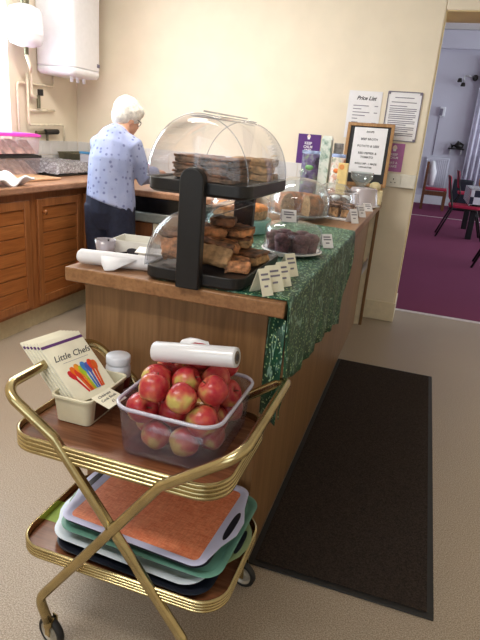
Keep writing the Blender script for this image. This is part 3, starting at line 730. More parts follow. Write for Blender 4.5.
# ------------------------------------------------------------------ the island counter
def build_counter():
    t = thing('serving_counter', 'long wood laminate serving counter running back to the wall', 'counter', (.3, 1.6, 0))
    obj('worktop', bx(0, W, 0, (L-.007)/K, .86, .9), M['isletop'], t, bevel=.004)
    obj('front_panel', bx(.027, .577, .062, .08, 0, .859), M['islet'], t, bevel=.002)
    obj('side_panel', bx(.553, .576, .081, 2.98, 0, .859), M['isleside'], t, bevel=.002)
    obj('side_panel', bx(.033, .055, .081, (L-.02)/K, 0, .859), M['isleside'], t, bevel=.002)
    obj('end_panel', bx(.056, .612, 2.984, 3.0, 0, .859), M['creampanel'], t)
    obj('end_post', bx(.6125, .634, 2.978, 3.01, 0, .859), M['isleside'], t, bevel=.002)
    bm = B(); loft(bm, [[(.578+.004*k, 2.9825-.02*(k/8)**2, z+.008*k) for k in range(9)] for z in (.38, .46)], False)
    tag(obj('paper_slip', bm, M['paper'], smooth=True, solid=.001), 'curled white paper slip stuck to the pale end panel of counter', 'paper')
    # cloth runner: over the top and down the right side
    ys = [k/44 for k in range(45)]
    prof = [(0, .675), (.2, .64), (.45, .615), (.68, .6), (.95, .565), (1.2, .53), (1.3, .585), (1.39, .644), (1.45, .78)]
    def zb(y):
        for (a, p), (b, q) in zip(prof, prof[1:]):
            if a <= y <= b: return p+(q-p)*(y-a)/(b-a)
        return prof[-1][1]
    bm = B(); grid = []
    for u in ys:
        row = []
        yt = .012+u*1.43
        for k in range(9):
            x = .27+(W-.27)*k/8; sk = (k/8)**1.0
            row.append((x, .022+u*(1.5-.07*sk)-(.0 if k else 0), .9025+.0008*math.sin(40*u+k)))
        row.append((W+.004, .01+u*1.42, .9018)); row.append((W+.0075, .008+u*1.42, .895))
        z1 = zb(u*1.45)
        for k in range(1, 11):
            q = k/10; x = W+.009+.007*math.sin(u*38+q*1.5)*q+.004*math.sin(u*71)*q
            row.append((x, .006+u*1.415-.03*q*u, .895+(z1-.895)*q))
        grid.append(row)
    loft(bm, grid, False)
    tag(obj('table_runner', bm, M['cloth'], smooth=True, solid=.0018), 'green sequinned cloth draped over the right side of counter', 'cloth')
    bm = B(); loft(bm, [[(.579, .062, z), (.6, .05, z), (W+.006, .008, z)] for z in (.855, .76, .68, .6, .56)], False)
    tag(obj('table_runner', bm, M['cloth'], smooth=True, solid=.0015), 'shaded green cloth edge tucked behind the front corner of counter', 'cloth')
    bm = B(); tube(bm, [(W+.013, .04, .687), (W+.016, .03, .64), (W+.01, .02, .60), (W+.012, .02, .575)], .0016, 6); 
    tag(obj('loose_thread', bm, M['cloth'], smooth=True), 'short green strand dangling from front corner of the cloth', 'thread')
b4 = tops(); build_counter(); settle(b4, 'scale')

# ------------------------------------------------------------------ two tier display stand
CRUMB = bpy.data.textures.new('crumb_clouds', 'CLOUDS'); CRUMB.noise_scale = .012; CRUMB.noise_depth = 3
def rough(o):
    k = o.modifiers.new('fine', 'SUBSURF'); k.subdivision_type = 'SIMPLE'; k.levels = 3; k.render_levels = 3
    k = o.modifiers.new('crumb', 'DISPLACE'); k.texture = CRUMB; k.strength = .012; k.mid_level = .5; k.texture_coords = 'LOCAL'
    return o
def jit(bm):
    for v in bm.verts: v.co += Vector((random.uniform(-.005, .005), random.uniform(-.005, .005), random.uniform(-.002, .002)))
def cake_slice(label, loc, size, rot, m, group, top=None):
    sx, sy, sz = size
    t = thing('cake_slice', label, 'cake slice', loc, 0, group)
    mx = Matrix.Translation(loc) @ Matrix.Rotation(rot[2], 4, 'Z') @ Matrix.Rotation(rot[1], 4, 'Y') @ Matrix.Rotation(rot[0], 4, 'X')
    bm = B(); box(bm, -sx/2, sx/2, -sy/2, sy/2, 0, sz*(.78 if top else 1), 0, mx); jit(bm); rough(obj('sponge', bm, m, t, bevel=.006, seg=2))
    if top:
        bm = B(); box(bm, -sx/2-.001, sx/2+.001, -sy/2-.001, sy/2+.001, sz*.78, sz, 0, mx); rough(obj('topping', bm, top, t, bevel=.003))
    return t
def build_stand():
    t = thing('cake_display_stand', 'black two-tier cake stand with clear roll-top covers', 'display stand', (.372, .21, .9))
    cx, cy, hx, hy = .3725, .208, .138, .2
    for z in (.904, 1.132):
        bm = B(); loft(bm, [rrect(cx, cy, hx-.008, hy-.008, .035, z), rrect(cx, cy, hx, hy, .04, z+.006), rrect(cx, cy, hx, hy, .04, z+.034), rrect(cx, cy, hx-.006, hy-.006, .036, z+.034), rrect(cx, cy, hx-.008, hy-.008, .035, z+.029)], True, True, True)
        obj('tray', bm, M['black'], t, bevel=.002, angle=50)
    def post(y, x0, x1):
        bm = B(); n = 14; r = (x1-x0)/2; c = (x0+x1)/2
        P = [(x0, .9), (x1, .9)]+[(c+r*math.cos(PI*k/n), 1.168+r*math.sin(PI*k/n)) for k in range(n+1)]
        loft(bm, [[(x, y-.014, z) for x, z in P], [(x, y+.014, z) for x, z in P]], True, True, True); obj('post', bm, M['black'], t, bevel=.004)
    post(-.003, .341, .405); post(.425, .341, .405)
    def cover(z, a0, a1, g, name):
        n = 22; rx, rz = .131+g, .152+g; ya, yb = .02-g, .396+g
        bm = B(); ring = lambda y, s: [(cx+rx*s*math.cos(a0+(a1-a0)*k/n), y, z+rz*s*math.sin(a0+(a1-a0)*k/n)) for k in range(n+1)]
        ctr = [(cx, ya-.004, z)]*(n+1)
        loft(bm, [[(cx+.001*k/n, ya-.012, z+.002+.0005*k) for k in range(n+1)], ring(ya-.010, .6), ring(ya-.004, .93), ring(ya+.004, 1), ring(yb-.004, 1), ring(yb+.004, .93), ring(yb+.010, .6), [(cx+.001*k/n, yb+.012, z+.002+.0005*k) for k in range(n+1)]], False)
        d = obj(name, bm, M['dome'], t, smooth=True)
        bm = B()
        for y in (ya+.001, yb-.001): tube(bm, ring(y, 1.0), .0012, 6)
        for a in (a0, a1): tube(bm, [(cx+rx*math.cos(a), y, z+rz*math.sin(a)) for y in (ya, yb)], .0014, 6)
        obj('cover_rim', bm, M['domeedge'], d, smooth=True)
    cover(1.167, .0, 1.75, 0, 'roll_cover'); cover(1.167, 1.4, PI, .004, 'roll_cover')
    cover(.939, 1.25, PI, 0, 'roll_cover'); cover(.939, 1.45, PI, .004, 'roll_cover')
    bm = B(); cyl(bm, (cx, .04, 1.329), (cx, .38, 1.329), .0022, 8); obj('cover_handle', bm, M['domeedge'], t, smooth=True)
    # upper tier
    R = random.Random(8); z = 1.1625
    g = 'brownie slices on the upper tier'
    names = ['lowest', 'second', 'third', 'top']
    for st, (x, y) in enumerate(((.31, .18), (.405, .13))):
        for k in range(3):
            cake_slice('dark brownie slice, %s from below in the %s upper-tier stack' % (names[k] if k < 3 else 'fourth', 'left' if st == 0 else 'right'),
                       (x+R.uniform(-.004, .004), y+R.uniform(-.005, .005), z+k*.02), (.088, .15, .0195), (0, 0, R.uniform(-.05, .05)), M['brownie'], g, M['crust'])
    for k in range(3):
        cake_slice('golden flapjack slice, %s in the pile behind upper-tier brownies' % ['bottom', 'middle', 'uppermost'][k], (.425+R.uniform(-.006, .006), .325+R.uniform(-.01, .01), z+k*.02), (.12, .1, .0195), (0, 0, R.uniform(-.2, .2)), M['flap'], 'flapjacks on the upper tier')
    for k in range(2):
        cake_slice('pale flapjack slice, %s in the left rear upper-tier pile' % ['bottom', 'top'][k], (.3, .34, z+k*.02), (.1, .09, .0195), (0, 0, R.uniform(-.2, .2)), M['flap'], 'flapjacks on the upper tier')
    # lower tier heap
    z = .9345; g = 'fruit slices heaped on the lower tier'
    L0 = [('propped loaf slice with pale cut face, front of the lower tier', .405, .075, 0, .085, .028, .065, (-.7, .12, .12), 'crumb', 'crust'),
          ('second loaf slice leaning behind the front one', .345, .08, 0, .08, .028, .065, (-.65, .1, .2), 'crumb', 'crust'),
          ('loaf slice leaning at the left of the lower tier', .29, .09, 0, .075, .03, .07, (-.55, -.1, .2), 'fruitcake', 'crust'),
          ('fruit square lying at the right front of the lower tier', .458, .13, 0, .07, .09, .03, (0, 0, .3), 'fruitcake', None),
          ('fruit square lying at the right rear of the lower tier', .458, .245, 0, .08, .1, .032, (0, 0, -.15), 'flap', 'crust'),
          ('fruit square at the bottom centre of lower heap', .37, .21, 0, .09, .1, .033, (0, 0, .1), 'fruitcake', None),
          ('fruit square at the bottom left rear of lower heap', .3, .22, 0, .06, .1, .033, (0, 0, 0), 'fruitcake', 'crust'),
          ('cookie square on the second layer, near middle of heap', .4, .165, .034, .085, .075, .028, (0, .15, .5), 'fruitcake', None),
          ('cookie square on the second layer, left of middle', .325, .2, .034, .08, .08, .03, (0, -.08, -.3), 'fruitcake', None),
          ('golden slice on the second layer, rear of heap', .4, .28, .036, .09, .08, .03, (0, 0, .2), 'flap', 'crust'),
          ('cookie square on third layer, left of the heap top', .34, .215, .066, .08, .075, .026, (.05, .1, .7), 'fruitcake', None),
          ('fruit square on third layer, behind the heap top', .405, .265, .068, .07, .08, .028, (0, 0, -.3), 'fruitcake', 'crust'),
          ('purple-glazed square crowning the lower heap', .372, .235, .097, .068, .068, .024, (0, .03, .25), 'crust', None)]
    for lb, x, y, dz, a, b, c, r, m, tp in L0:
        cake_slice(lb, (x, y, z+dz+(abs(math.sin(r[1]))*a/2 if r[1] else 0)+(.013 if r[0] < -.1 else 0)), (a, b, c), r, M[m], g, M[tp] if tp else None)
build_stand()

# ------------------------------------------------------------------ other things on the counter
def card(label, x, y, z, w, h, rz, lean, group, m='creampaper', fold=False):
    t = thing('price_card', label, 'price card', (x, y, z), rz, group)
    R0 = wm(t)
    mx = R0 @ Matrix.Rotation(PI/2-lean, 4, 'X')
    obj('front', bx(-w/2, w/2, 0, h, -.0006, .0006, mx=mx), M[m], t)
    mb = R0 @ Matrix.Translation((0, 2*h*math.sin(lean), 0)) @ Matrix.Rotation(PI/2+lean, 4, 'X')
    obj('back', bx(-w/2, w/2, 0, h, -.0006, .0006, mx=mb), M[m], t)
    bm = B(); lines(bm, mx @ Matrix.Translation((0, 0, .0008)), [(-w*.36, w*.3, h*.78), (-w*.36, w*.36, h*.6), (-w*.2, w*.15, h*.35)], .005, .0004); obj('handwriting', bm, M['inkgrey'], t)
    return t
def build_counter_things():
    # bag roll at the front left of counter
    t = thing('bag_roll', 'roll of white bags lying at the front left of counter', 'bag roll', (.11, .07, .9))
    bm = B(); tube(bm, [(.012, .06, .9225), (.017, .06, .9225), (.12, .078, .9225), (.225, .096, .9225), (.23, .097, .9225)], [.016, .02, .021, .02, .017], 22); obj('roll', bm, M['paper'], t, smooth=True)
    bm = B(); loft(bm, [[(.085, .052, .934), (.12, .055, .935), (.19, .069, .934)], [(.1, .033, .915), (.12, .034, .917), (.165, .045, .92)], [(.117, .018, .9032), (.124, .018, .9035), (.14, .03, .905)]], False); obj('loose_end', bm, M['paper'], t, smooth=True, solid=.001)
    # open carton behind it
    t = thing('open_carton', 'open white carton with dark printed marks behind the bag roll', 'carton', (.13, .21, .9))
    bm = B(); m = frame((.03, .2, .9025), (1, .12, 0), (0, 1, 0))
    for a in ((0, .2, 0, .003, 0, .05), (0, .2, .107, .11, 0, .05), (0, .003, .003, .107, 0, .05), (.197, .2, .003, .107, 0, .042), (0, .2, 0, .11, -.002, 0)): box(bm, *a, mx=m)
    obj('carton_body', bm, M['offwhite'], t)
    bm = B(); box(bm, .1, .2, -.04, .0, .04, .043, mx=m @ Matrix.Rotation(.25, 4, 'X')); obj('flap', bm, M['offwhite'], t)
    bm = B(); lathe(bm, [(0, 0), (.02, 0), (.02, .0006), (0, .0006)], (0, 0, 0), 20)
    bm.transform(m @ Matrix.Translation((.075, -.0006, .02)) @ Matrix.Rotation(PI/2, 4, 'X') @ Matrix.Diagonal((1, .55, 1, 1))); obj('oval_mark', bm, M['ink'], t)
    obj('label_mark', bx(.16, .175, -.0008, 0, .02, .045, mx=m), M['navy'], t)
    bm = B(); tube(bm, [m @ Vector(q) for q in ((-.002, -.004, .05), (.0, -.008, .02), (.03, -.012, .012), (.06, -.008, .018))], .003, 8); obj('cord_handle', bm, M['dark'], t, smooth=True)
    bm = B(); lathe(bm, [(0, .0), (.024, 0), (.031, .055), (.029, .055), (.022, .003), (0, .003)], (-.0, 0, 0), 24); bm.transform(Matrix.Translation((.035, .165, .9025)))
    tag(obj('plastic_cup', bm, M['cloudy'], smooth=True), 'small clear plastic cup behind left end of the bag roll', 'cup')
    # price cards
    g = 'folded price cards on the counter'
    card('folded price card in front row, nearest the counter front', .578, .03, .905, .036, .07, 1.0, .38, g)
    card('folded price card, second from the counter front, widest', .588, .085, .905, .052, .07, 1.0, .38, g)
    card('folded price card, third from the counter front', .596, .155, .905, .042, .068, 1.0, .38, g)
    card('folded price card beside the muffin plate, near display stand', .588, .29, .905, .04, .068, 1.0, .4, g)
    card('folded price card at the right of the muffin plate', .6, .86, .905, .045, .055, .7, .5, g, 'paper')
    card('price card on bare worktop, nearest past the cloth', .6, 1.73, .9015, .045, .075, .75, .4, g, 'paper')
    card('price card on bare worktop, middle of the three', .606, 2.05, .9015, .045, .07, .75, .45, g, 'paper')
    card('price card on bare worktop, beside the cloudy cake cover', .608, 2.42, .9015, .06, .055, .8, .6, g, 'paper')
    # muffins
    c = (.5, .655)
    t = thing('muffin_plate', 'white plate carrying the dark muffins, near counter edge', 'plate', (*c, .904))
    bm = B(); lathe(bm, [(0, 0), (.07, 0), (.105, .012), (.107, .015), (.104, .016), (.07, .006), (0, .005)], (*c, .9045), 40); obj('plate', bm, M['porcelain'], t, smooth=True)
    obj('label', bx(-.055, .055, -.001, 0, 0, .014, mx=frame((c[0]-.025, c[1]-.105, .908), (1, .12, 0), (0, 1, 0))), M['paper'], t)
    names = ['front left', 'front right', 'far right', 'rear right', 'rear left', 'far left']
    m0 = None
    def muffin(lab, loc):
        t = thing('muffin', lab, 'muffin', loc, 0, 'dark muffins under the clear cover')
        bm = B(); lathe(bm, [(0, 0), (.022, 0), (.0275, .042)], loc, 28, cap1=True, wob=lambda a: 1+.035*math.cos(14*a)); obj('case', bm, M['muffin'], t, smooth=True)
        bm = B(); lathe(bm, [(.0275, .04), (.031, .047), (.03, .056), (.02, .066), (0, .069)], loc, 20); obj('top', bm, M['muffin'], t, smooth=True)
        return t
    for k in range(6):
        a = math.radians(250+60*k); loc = (c[0]+.063*math.cos(a), c[1]+.063*math.sin(a), .9105)
        lab = 'dark muffin at the %s of the muffin plate' % names[k]
        if m0 is None: m0 = muffin(lab, loc)
        else: dup(m0, loc, .4*k, lab)
    dup(m0, (c[0], c[1], .9105), 0, 'dark muffin in the centre of the muffin plate')
    t = thing('cake_cover', 'clear straight-sided cover over the dark muffins', 'cake cover', (*c, .92))
    bm = B(); lathe(bm, [(.1, 0), (.1, .055), (.096, .075), (.08, .088), (.03, .096), (0, .097)], (*c, .9215), 40); obj('dome', bm, M['dome'], t, smooth=True)
    bm = B(); tube(bm, [(c[0]+.1*math.cos(q*PI/20), c[1]+.1*math.sin(q*PI/20), .9225) for q in range(40)], .0018, 6, closed=True); obj('rim', bm, M['domeedge'], t, smooth=True)
    bm = B(); lathe(bm, [(0, 0), (.012, 0), (.014, .012), (0, .018)], (*c, 1.018), 16); obj('knob', bm, M['domeedge'], t, smooth=True)
    card('bent white price card lying across top of the muffin cover', c[0]-.01, c[1]-.045, 1.017, .05, .05, .35, .75, g, 'paper')
    # carrot cake on teal tin
    c = (.19, 1.02)
    t = thing('cake_tin', 'pale teal cake tin behind the display stand', 'cake tin', (*c, .9))
    bm = B(); lathe(bm, [(0, 0), (.13, 0), (.132, .004), (.132, .05), (.128, .052), (0, .052)], (*c, .9055), 44); obj('tin', bm, M['teal'], t, smooth=False, bevel=.002)
    bm = B(); lathe(bm, [(.133, .036), (.1345, .036), (.1345, .052), (.133, .052)], (*c, .9055), 44); obj('lid_band', bm, M['teal'], t)
    t = thing('carrot_cake', 'round orange-topped cake on the teal tin', 'cake', (*c, .958))
    bm = B(); lathe(bm, [(0, 0), (.11, 0), (.114, .01), (.114, .036)], (*c, .9595), 40, wob=lambda a: 1+.012*math.sin(13*a)); obj('sponge', bm, M['flap'], t, smooth=True)
    bm = B(); lathe(bm, [(.114, .034), (.115, .046), (.1, .054), (.05, .058), (0, .058)], (*c, .9595), 40, wob=lambda a: 1+.02*math.sin(9*a)); obj('icing', bm, M['orangecake'], t, smooth=True)
    t = thing('cake_cover', 'clear dome over the orange cake on teal tin', 'cake cover', (*c, .958))
    bm = B(); lathe(bm, [(.126, 0), (.126, .05), (.118, .078), (.07, .1), (0, .106)], (*c, .9585), 40); obj('dome', bm, M['dome'], t, smooth=True)
    bm = B(); lathe(bm, [(0, 0), (.012, 0), (.015, .014), (0, .02)], (*c, 1.064), 16); obj('knob', bm, M['domeedge'], t, smooth=True)
    # bundt cake under glass dome
    c = (.315, 1.65)
    t = thing('glass_cake_plate', 'cut-glass plate under the brown ring cake', 'plate', (*c, .9))
    bm = B(); lathe(bm, [(0, 0), (.08, 0), (.09, .012), (.165, .02), (.18, .027), (.178, .03), (.09, .02), (0, .02)], (*c, .905), 60, wob=lambda a: 1+.012*math.cos(30*a)); obj('plate', bm, M['glass'], t, smooth=True)
    t = thing('ring_cake', 'brown ring cake with a wedge cut out under glass dome', 'cake', (*c, .93))
    pf = [(.035, .0), (.118, 0), (.127, .03), (.122, .07), (.1, .096), (.075, .1), (.05, .085), (.035, .05), (.035, 0)]
    bm = B(); lathe(bm, pf, (*c, .928), 54, math.radians(-52), math.radians(238), wob=lambda a: 1+.035*math.cos(12*a)); obj('cake_ring', bm, M['bundt'], t, smooth=True)
    for a in (-52, 238):
        a = math.radians(a); w = 1+.035*math.cos(12*a); bm = B(); bm.faces.new([bm.verts.new((c[0]+r*w*math.cos(a), c[1]+r*w*math.sin(a), .928+z)) for r, z in pf[:-1]])
        obj('cut_face', bm, M['crumb'], t, solid=.002)
    t = thing('cake_cover', 'big glass dome over the brown ring cake', 'cake cover', (*c, .93))
    bm = B(); lathe(bm, [(.158, 0), (.157, .05), (.148, .1), (.12, .145), (.07, .17), (.02, .178), (0, .178)], (*c, .9285), 48); obj('dome', bm, M['glass'], t, smooth=True)
    bm = B(); lathe(bm, [(.159, -.001), (.162, .003), (.159, .007)], (*c, .93), 48); obj('rim', bm, M['domeedge'], t, smooth=True)
    bm = B(); lathe(bm, [(0, 0), (.01, 0), (.009, .01), (.02, .022), (.02, .034), (0, .042)], (*c, 1.106), 20); obj('knob', bm, M['glass'], t, smooth=True)
    # traybake box
    c = (.47, 1.93)
    t = thing('traybake_box', 'clear plastic box holding brown cake pieces, beside ring cake', 'container', (*c, .9))
    bm = B(); rslab(bm, *c, .11, .14, .02, .9015, .912); obj('base', bm, M['porcelain'], t, bevel=.002)
    bm = B(); loft(bm, [rrect(*c, .105, .135, .02, .9125), rrect(*c, .098, .128, .02, 1.03), rrect(*c, .085, .115, .02, 1.04)], True, False, True); obj('cover', bm, M['dome'], t, smooth=False, bevel=.004)
    bm = B(); tube(bm, rrect(*c, .105, .135, .02, .9145), .002, 6, closed=True); obj('rim', bm, M['domeedge'], t, smooth=True)
    n = 0
    for i in range(3):
        for j in range(3):
            cake_slice('brown cake square in the clear box, %s row, %s' % (['front', 'middle', 'rear'][j], ['left', 'centre', 'right'][i]), (c[0]-.06+.06*i, c[1]-.078+.078*j, .9125), (.05, .065, .055+.01*((i+j) % 2)), (0, 0, .05*(i-j)), M['flap'] if (i+j) % 3 else M['brownie'], 'cake squares in the clear box', M['brownie'])
    # dark cake under small glass dome
    c = (.4, 2.27)
    t = thing('chocolate_cake', 'dark chocolate cake with pale patches under small glass dome', 'cake', (*c, .9))
    bm = B(); lathe(bm, [(0, 0), (.12, 0), (.125, .006), (0, .006)], (*c, .9015), 40); obj('cake_board', bm, M['porcelain'], t)
    bm = B(); lathe(bm, [(0, .0), (.1, 0), (.102, .07), (.09, .08), (0, .084)], (*c, .908), 40); obj('sponge', bm, M['brownie'], t, smooth=True)
    for k, (a, r) in enumerate(((-2.2, .1), (-1.3, .102), (-.4, .1))):
        bm = B(); ellip(bm, (c[0]+r*math.cos(a)*.8, c[1]+r*math.sin(a)*.8, .982), .03, .025, .016, 12, 8); obj('icing', bm, M['porcelain'], t, smooth=True)
    t = thing('cake_cover', 'small glass dome over the chocolate cake, behind clear box', 'cake cover', (*c, .91))
    bm = B(); lathe(bm, [(.114, 0), (.113, .07), (.1, .115), (.06, .145), (0, .152)], (*c, .908), 40); obj('dome', bm, M['glass'], t, smooth=True)
    bm = B(); lathe(bm, [(0, 0), (.01, 0), (.016, .02), (0, .028)], (*c, 1.059), 16); obj('knob', bm, M['glass'], t, smooth=True)
    # cloudy plastic cover on plate
    c = (.535, 2.66)
    t = thing('cake_plate', 'white oval plate under the cloudy plastic cover', 'plate', (*c, .9))
    bm = B(); lathe(bm, [(0, 0), (.08, 0), (.115, .01), (.117, .013), (.08, .006), (0, .006)], (*c, .9015), 40); obj('plate', bm, M['porcelain'], t, smooth=True)
    t = thing('cake_cover', 'cloudy plastic cover near the menu board, far end of counter', 'cake cover', (*c, .912))
    bm = B(); lathe(bm, [(.1, 0), (.086, .1), (.078, .108), (0, .11)], (*c, .916), 36); obj('dome', bm, M['cloudy'], t, smooth=True)
    bm = B(); lathe(bm, [(.095, 0), (.104, .001), (.104, .006), (.095, .007)], (*c, .916), 36); obj('rim', bm, M['cloudy'], t, smooth=True)
    # glass dish and pale bun in front of the menu board
    t = thing('glass_dish', 'clear footed glass dish in front of the menu board', 'dish', (.5, 2.86, .9))
    bm = B(); c = (.49, 2.86); lathe(bm, [(0, 0), (.04, 0), (.042, .004), (.008, .012), (.007, .09), (.02, .105), (.075, .17), (.078, .21), (.075, .21), (.072, .172), (.02, .11), (0, .108)], (*c, .9015), 36); obj('dish', bm, M['glass'], t, smooth=True)
    t = thing('scone_stand', 'little wooden block carrying one pale bun by menu board', 'stand', (.59, 2.93, .9))
    obj('block', bx(.57, .64, 2.88, 2.95, .9015, 1.0), M['lemon'], t, bevel=.006)
    bm = B(); lathe(bm, [(0, 0), (.03, 0), (.038, .015), (.036, .035), (.02, .05), (0, .053)], (.585, 2.89, 1.0015), 24); tag(obj('bun', bm, M['lemon'], smooth=True), 'pale round bun in front of the menu board', 'bun')
    # menu board on its box
    t = thing('wooden_box', 'plain wooden box under the menu board at the wall', 'box', (.48, 3.1, .9))
    obj('box_body', bx(.3, .615, 3.0, 3.2, .9015, 1.003), M['framewood'], t, bevel=.003)
    t = thing('menu_board', 'wood-framed black menu board with a white soup list', 'menu board', (.47, 3.06, 1.006))
    th = math.asin(.085/.44); mx = Matrix.Translation((.481, 3.06, 1.008)) @ Matrix.Rotation(-.012, 4, 'Y') @ Matrix.Rotation(PI/2-th, 4, 'X')
    w, h, f = .163, .435, .022
    bm = B()
    for a in ((-w, -w+f, 0, h), (w-f, w, 0, h), (-w+f, w-f, 0, f), (-w+f, w-f, h-f, h)): box(bm, *a, -.006, .012, mx=mx)
    obj('frame', bm, M['framewood'], t, bevel=.002)
    obj('board', bx(-w+f, w-f, f, h-f, -.004, .003, mx=mx), M['board'], t)
    p = obj('paper', bx(-.112, .118, .088, .405, .0032, .0042, mx=mx), M['paper'], t)
    for s, y, sz in (('SOUPS', .375, .018), ('BEEF BROTH', .325, .021), ('POTATO & LEEK', .277, .021), ('RED PEPPER &', .228, .021), ('TOMATO', .2, .021), ('ROLLS 30P - 1 MADE', .155, .018), ('WITH BUTTER', .13, .014)):
        lettering(s, sz, mx @ Matrix.Translation((0, y, .0046)), M['ink'], p, .0, bold=.0005, sx=1.0 if len(s) < 16 else .95)
    # bags and cartons at the back
    def pouch(name, label, cat, x0, x1, y, h, m, band):
        t = thing(name, label, cat, ((x0+x1)/2, y, .9)); cx = (x0+x1)/2; hw = (x1-x0)/2
        bm = B(); prof = [(0, .8, .035), (.03, .92, .04), (.15, .96, .036), (.7, 1.0, .02), (.88, 1.02, .005), (1, 1.05, .003)]
        loft(bm, [[(cx+hw*k*px, y+d*py, .9015+h*s) for px, py in ((-1, -.3), (-.8, -1), (0, -1.15), (.8, -1), (1, -.3), (1, .3), (.8, 1), (0, 1.15), (-.8, 1), (-1, .3))] for s, k, d in prof], True, True, True)
        obj('pouch', bm, m, t, smooth=True)
        bm = B(); ellip(bm, (cx, y-.026, .9015+h*.66), hw*.5, .005, h*.05, 16, 8); obj('printed_badge', bm, band, t, smooth=True)
        bm = bx(cx-hw*1.06, cx+hw*1.06, y-.005, y+.005, .9015+h*.93, .9015+h); obj('seal', bm, M['foilblue'], t)
    pouch('coffee_pouch', 'dark foil pouch with green badge in front of purple card', 'pouch', .085, .205, 2.75, .322, M['pouchprint'], plain('green_print', (110, 160, 104), .4, vary=.2))
    t = thing('tall_carton', 'tall white carton with pale green print behind the domes', 'carton', (.235, 2.78, .9))
    obj('carton', bx(.205, .272, 2.74, 2.82, .9015, 1.3), M['cartonprint'], t, bevel=.003)
    bm = B(); loft(bm, [[(.205, 2.74, 1.3), (.272, 2.74, 1.3), (.272, 2.82, 1.3), (.205, 2.82, 1.3)], [(.21, 2.777, 1.325), (.267, 2.777, 1.325), (.267, 2.783, 1.325), (.21, 2.783, 1.325)]], True, False, True); obj('gable', bm, M['cartonprint'], t)
    t = thing('tall_carton', 'grey patterned tall packet between white carton and foil bag', 'carton', (.305, 2.86, .9))
    obj('carton', bx(.277, .335, 2.835, 2.9, .9015, 1.285), plain('grey_print', (160, 156, 156), .5, vary=.3, scale=28), t, bevel=.006)
    pouch('gift_bag', 'bright foil bag with orange and green print by menu board', 'bag', .285, .375, 2.76, .315, M['giftprint'], plain('orange_print', (214, 120, 60), .4, vary=.2))
    t = thing('tea_box', 'small yellow box with orange motif beside the foil bag', 'box', (.375, 2.7, .9))
    obj('box_body', bx(.352, .415, 2.63, 2.68, .9015, 1.165), plain('yellow_box', (232, 206, 140), .5, vary=.04), t, bevel=.003)
    bm = B(); cyl(bm, (.376, 2.6305, 1.14), (.376, 2.629, 1.14), .017, 18); obj('printed_badge', bm, plain('orange_motif', (222, 150, 84), .5), t)
b4 = tops(); build_counter_things(); settle(b4, 'rigid')

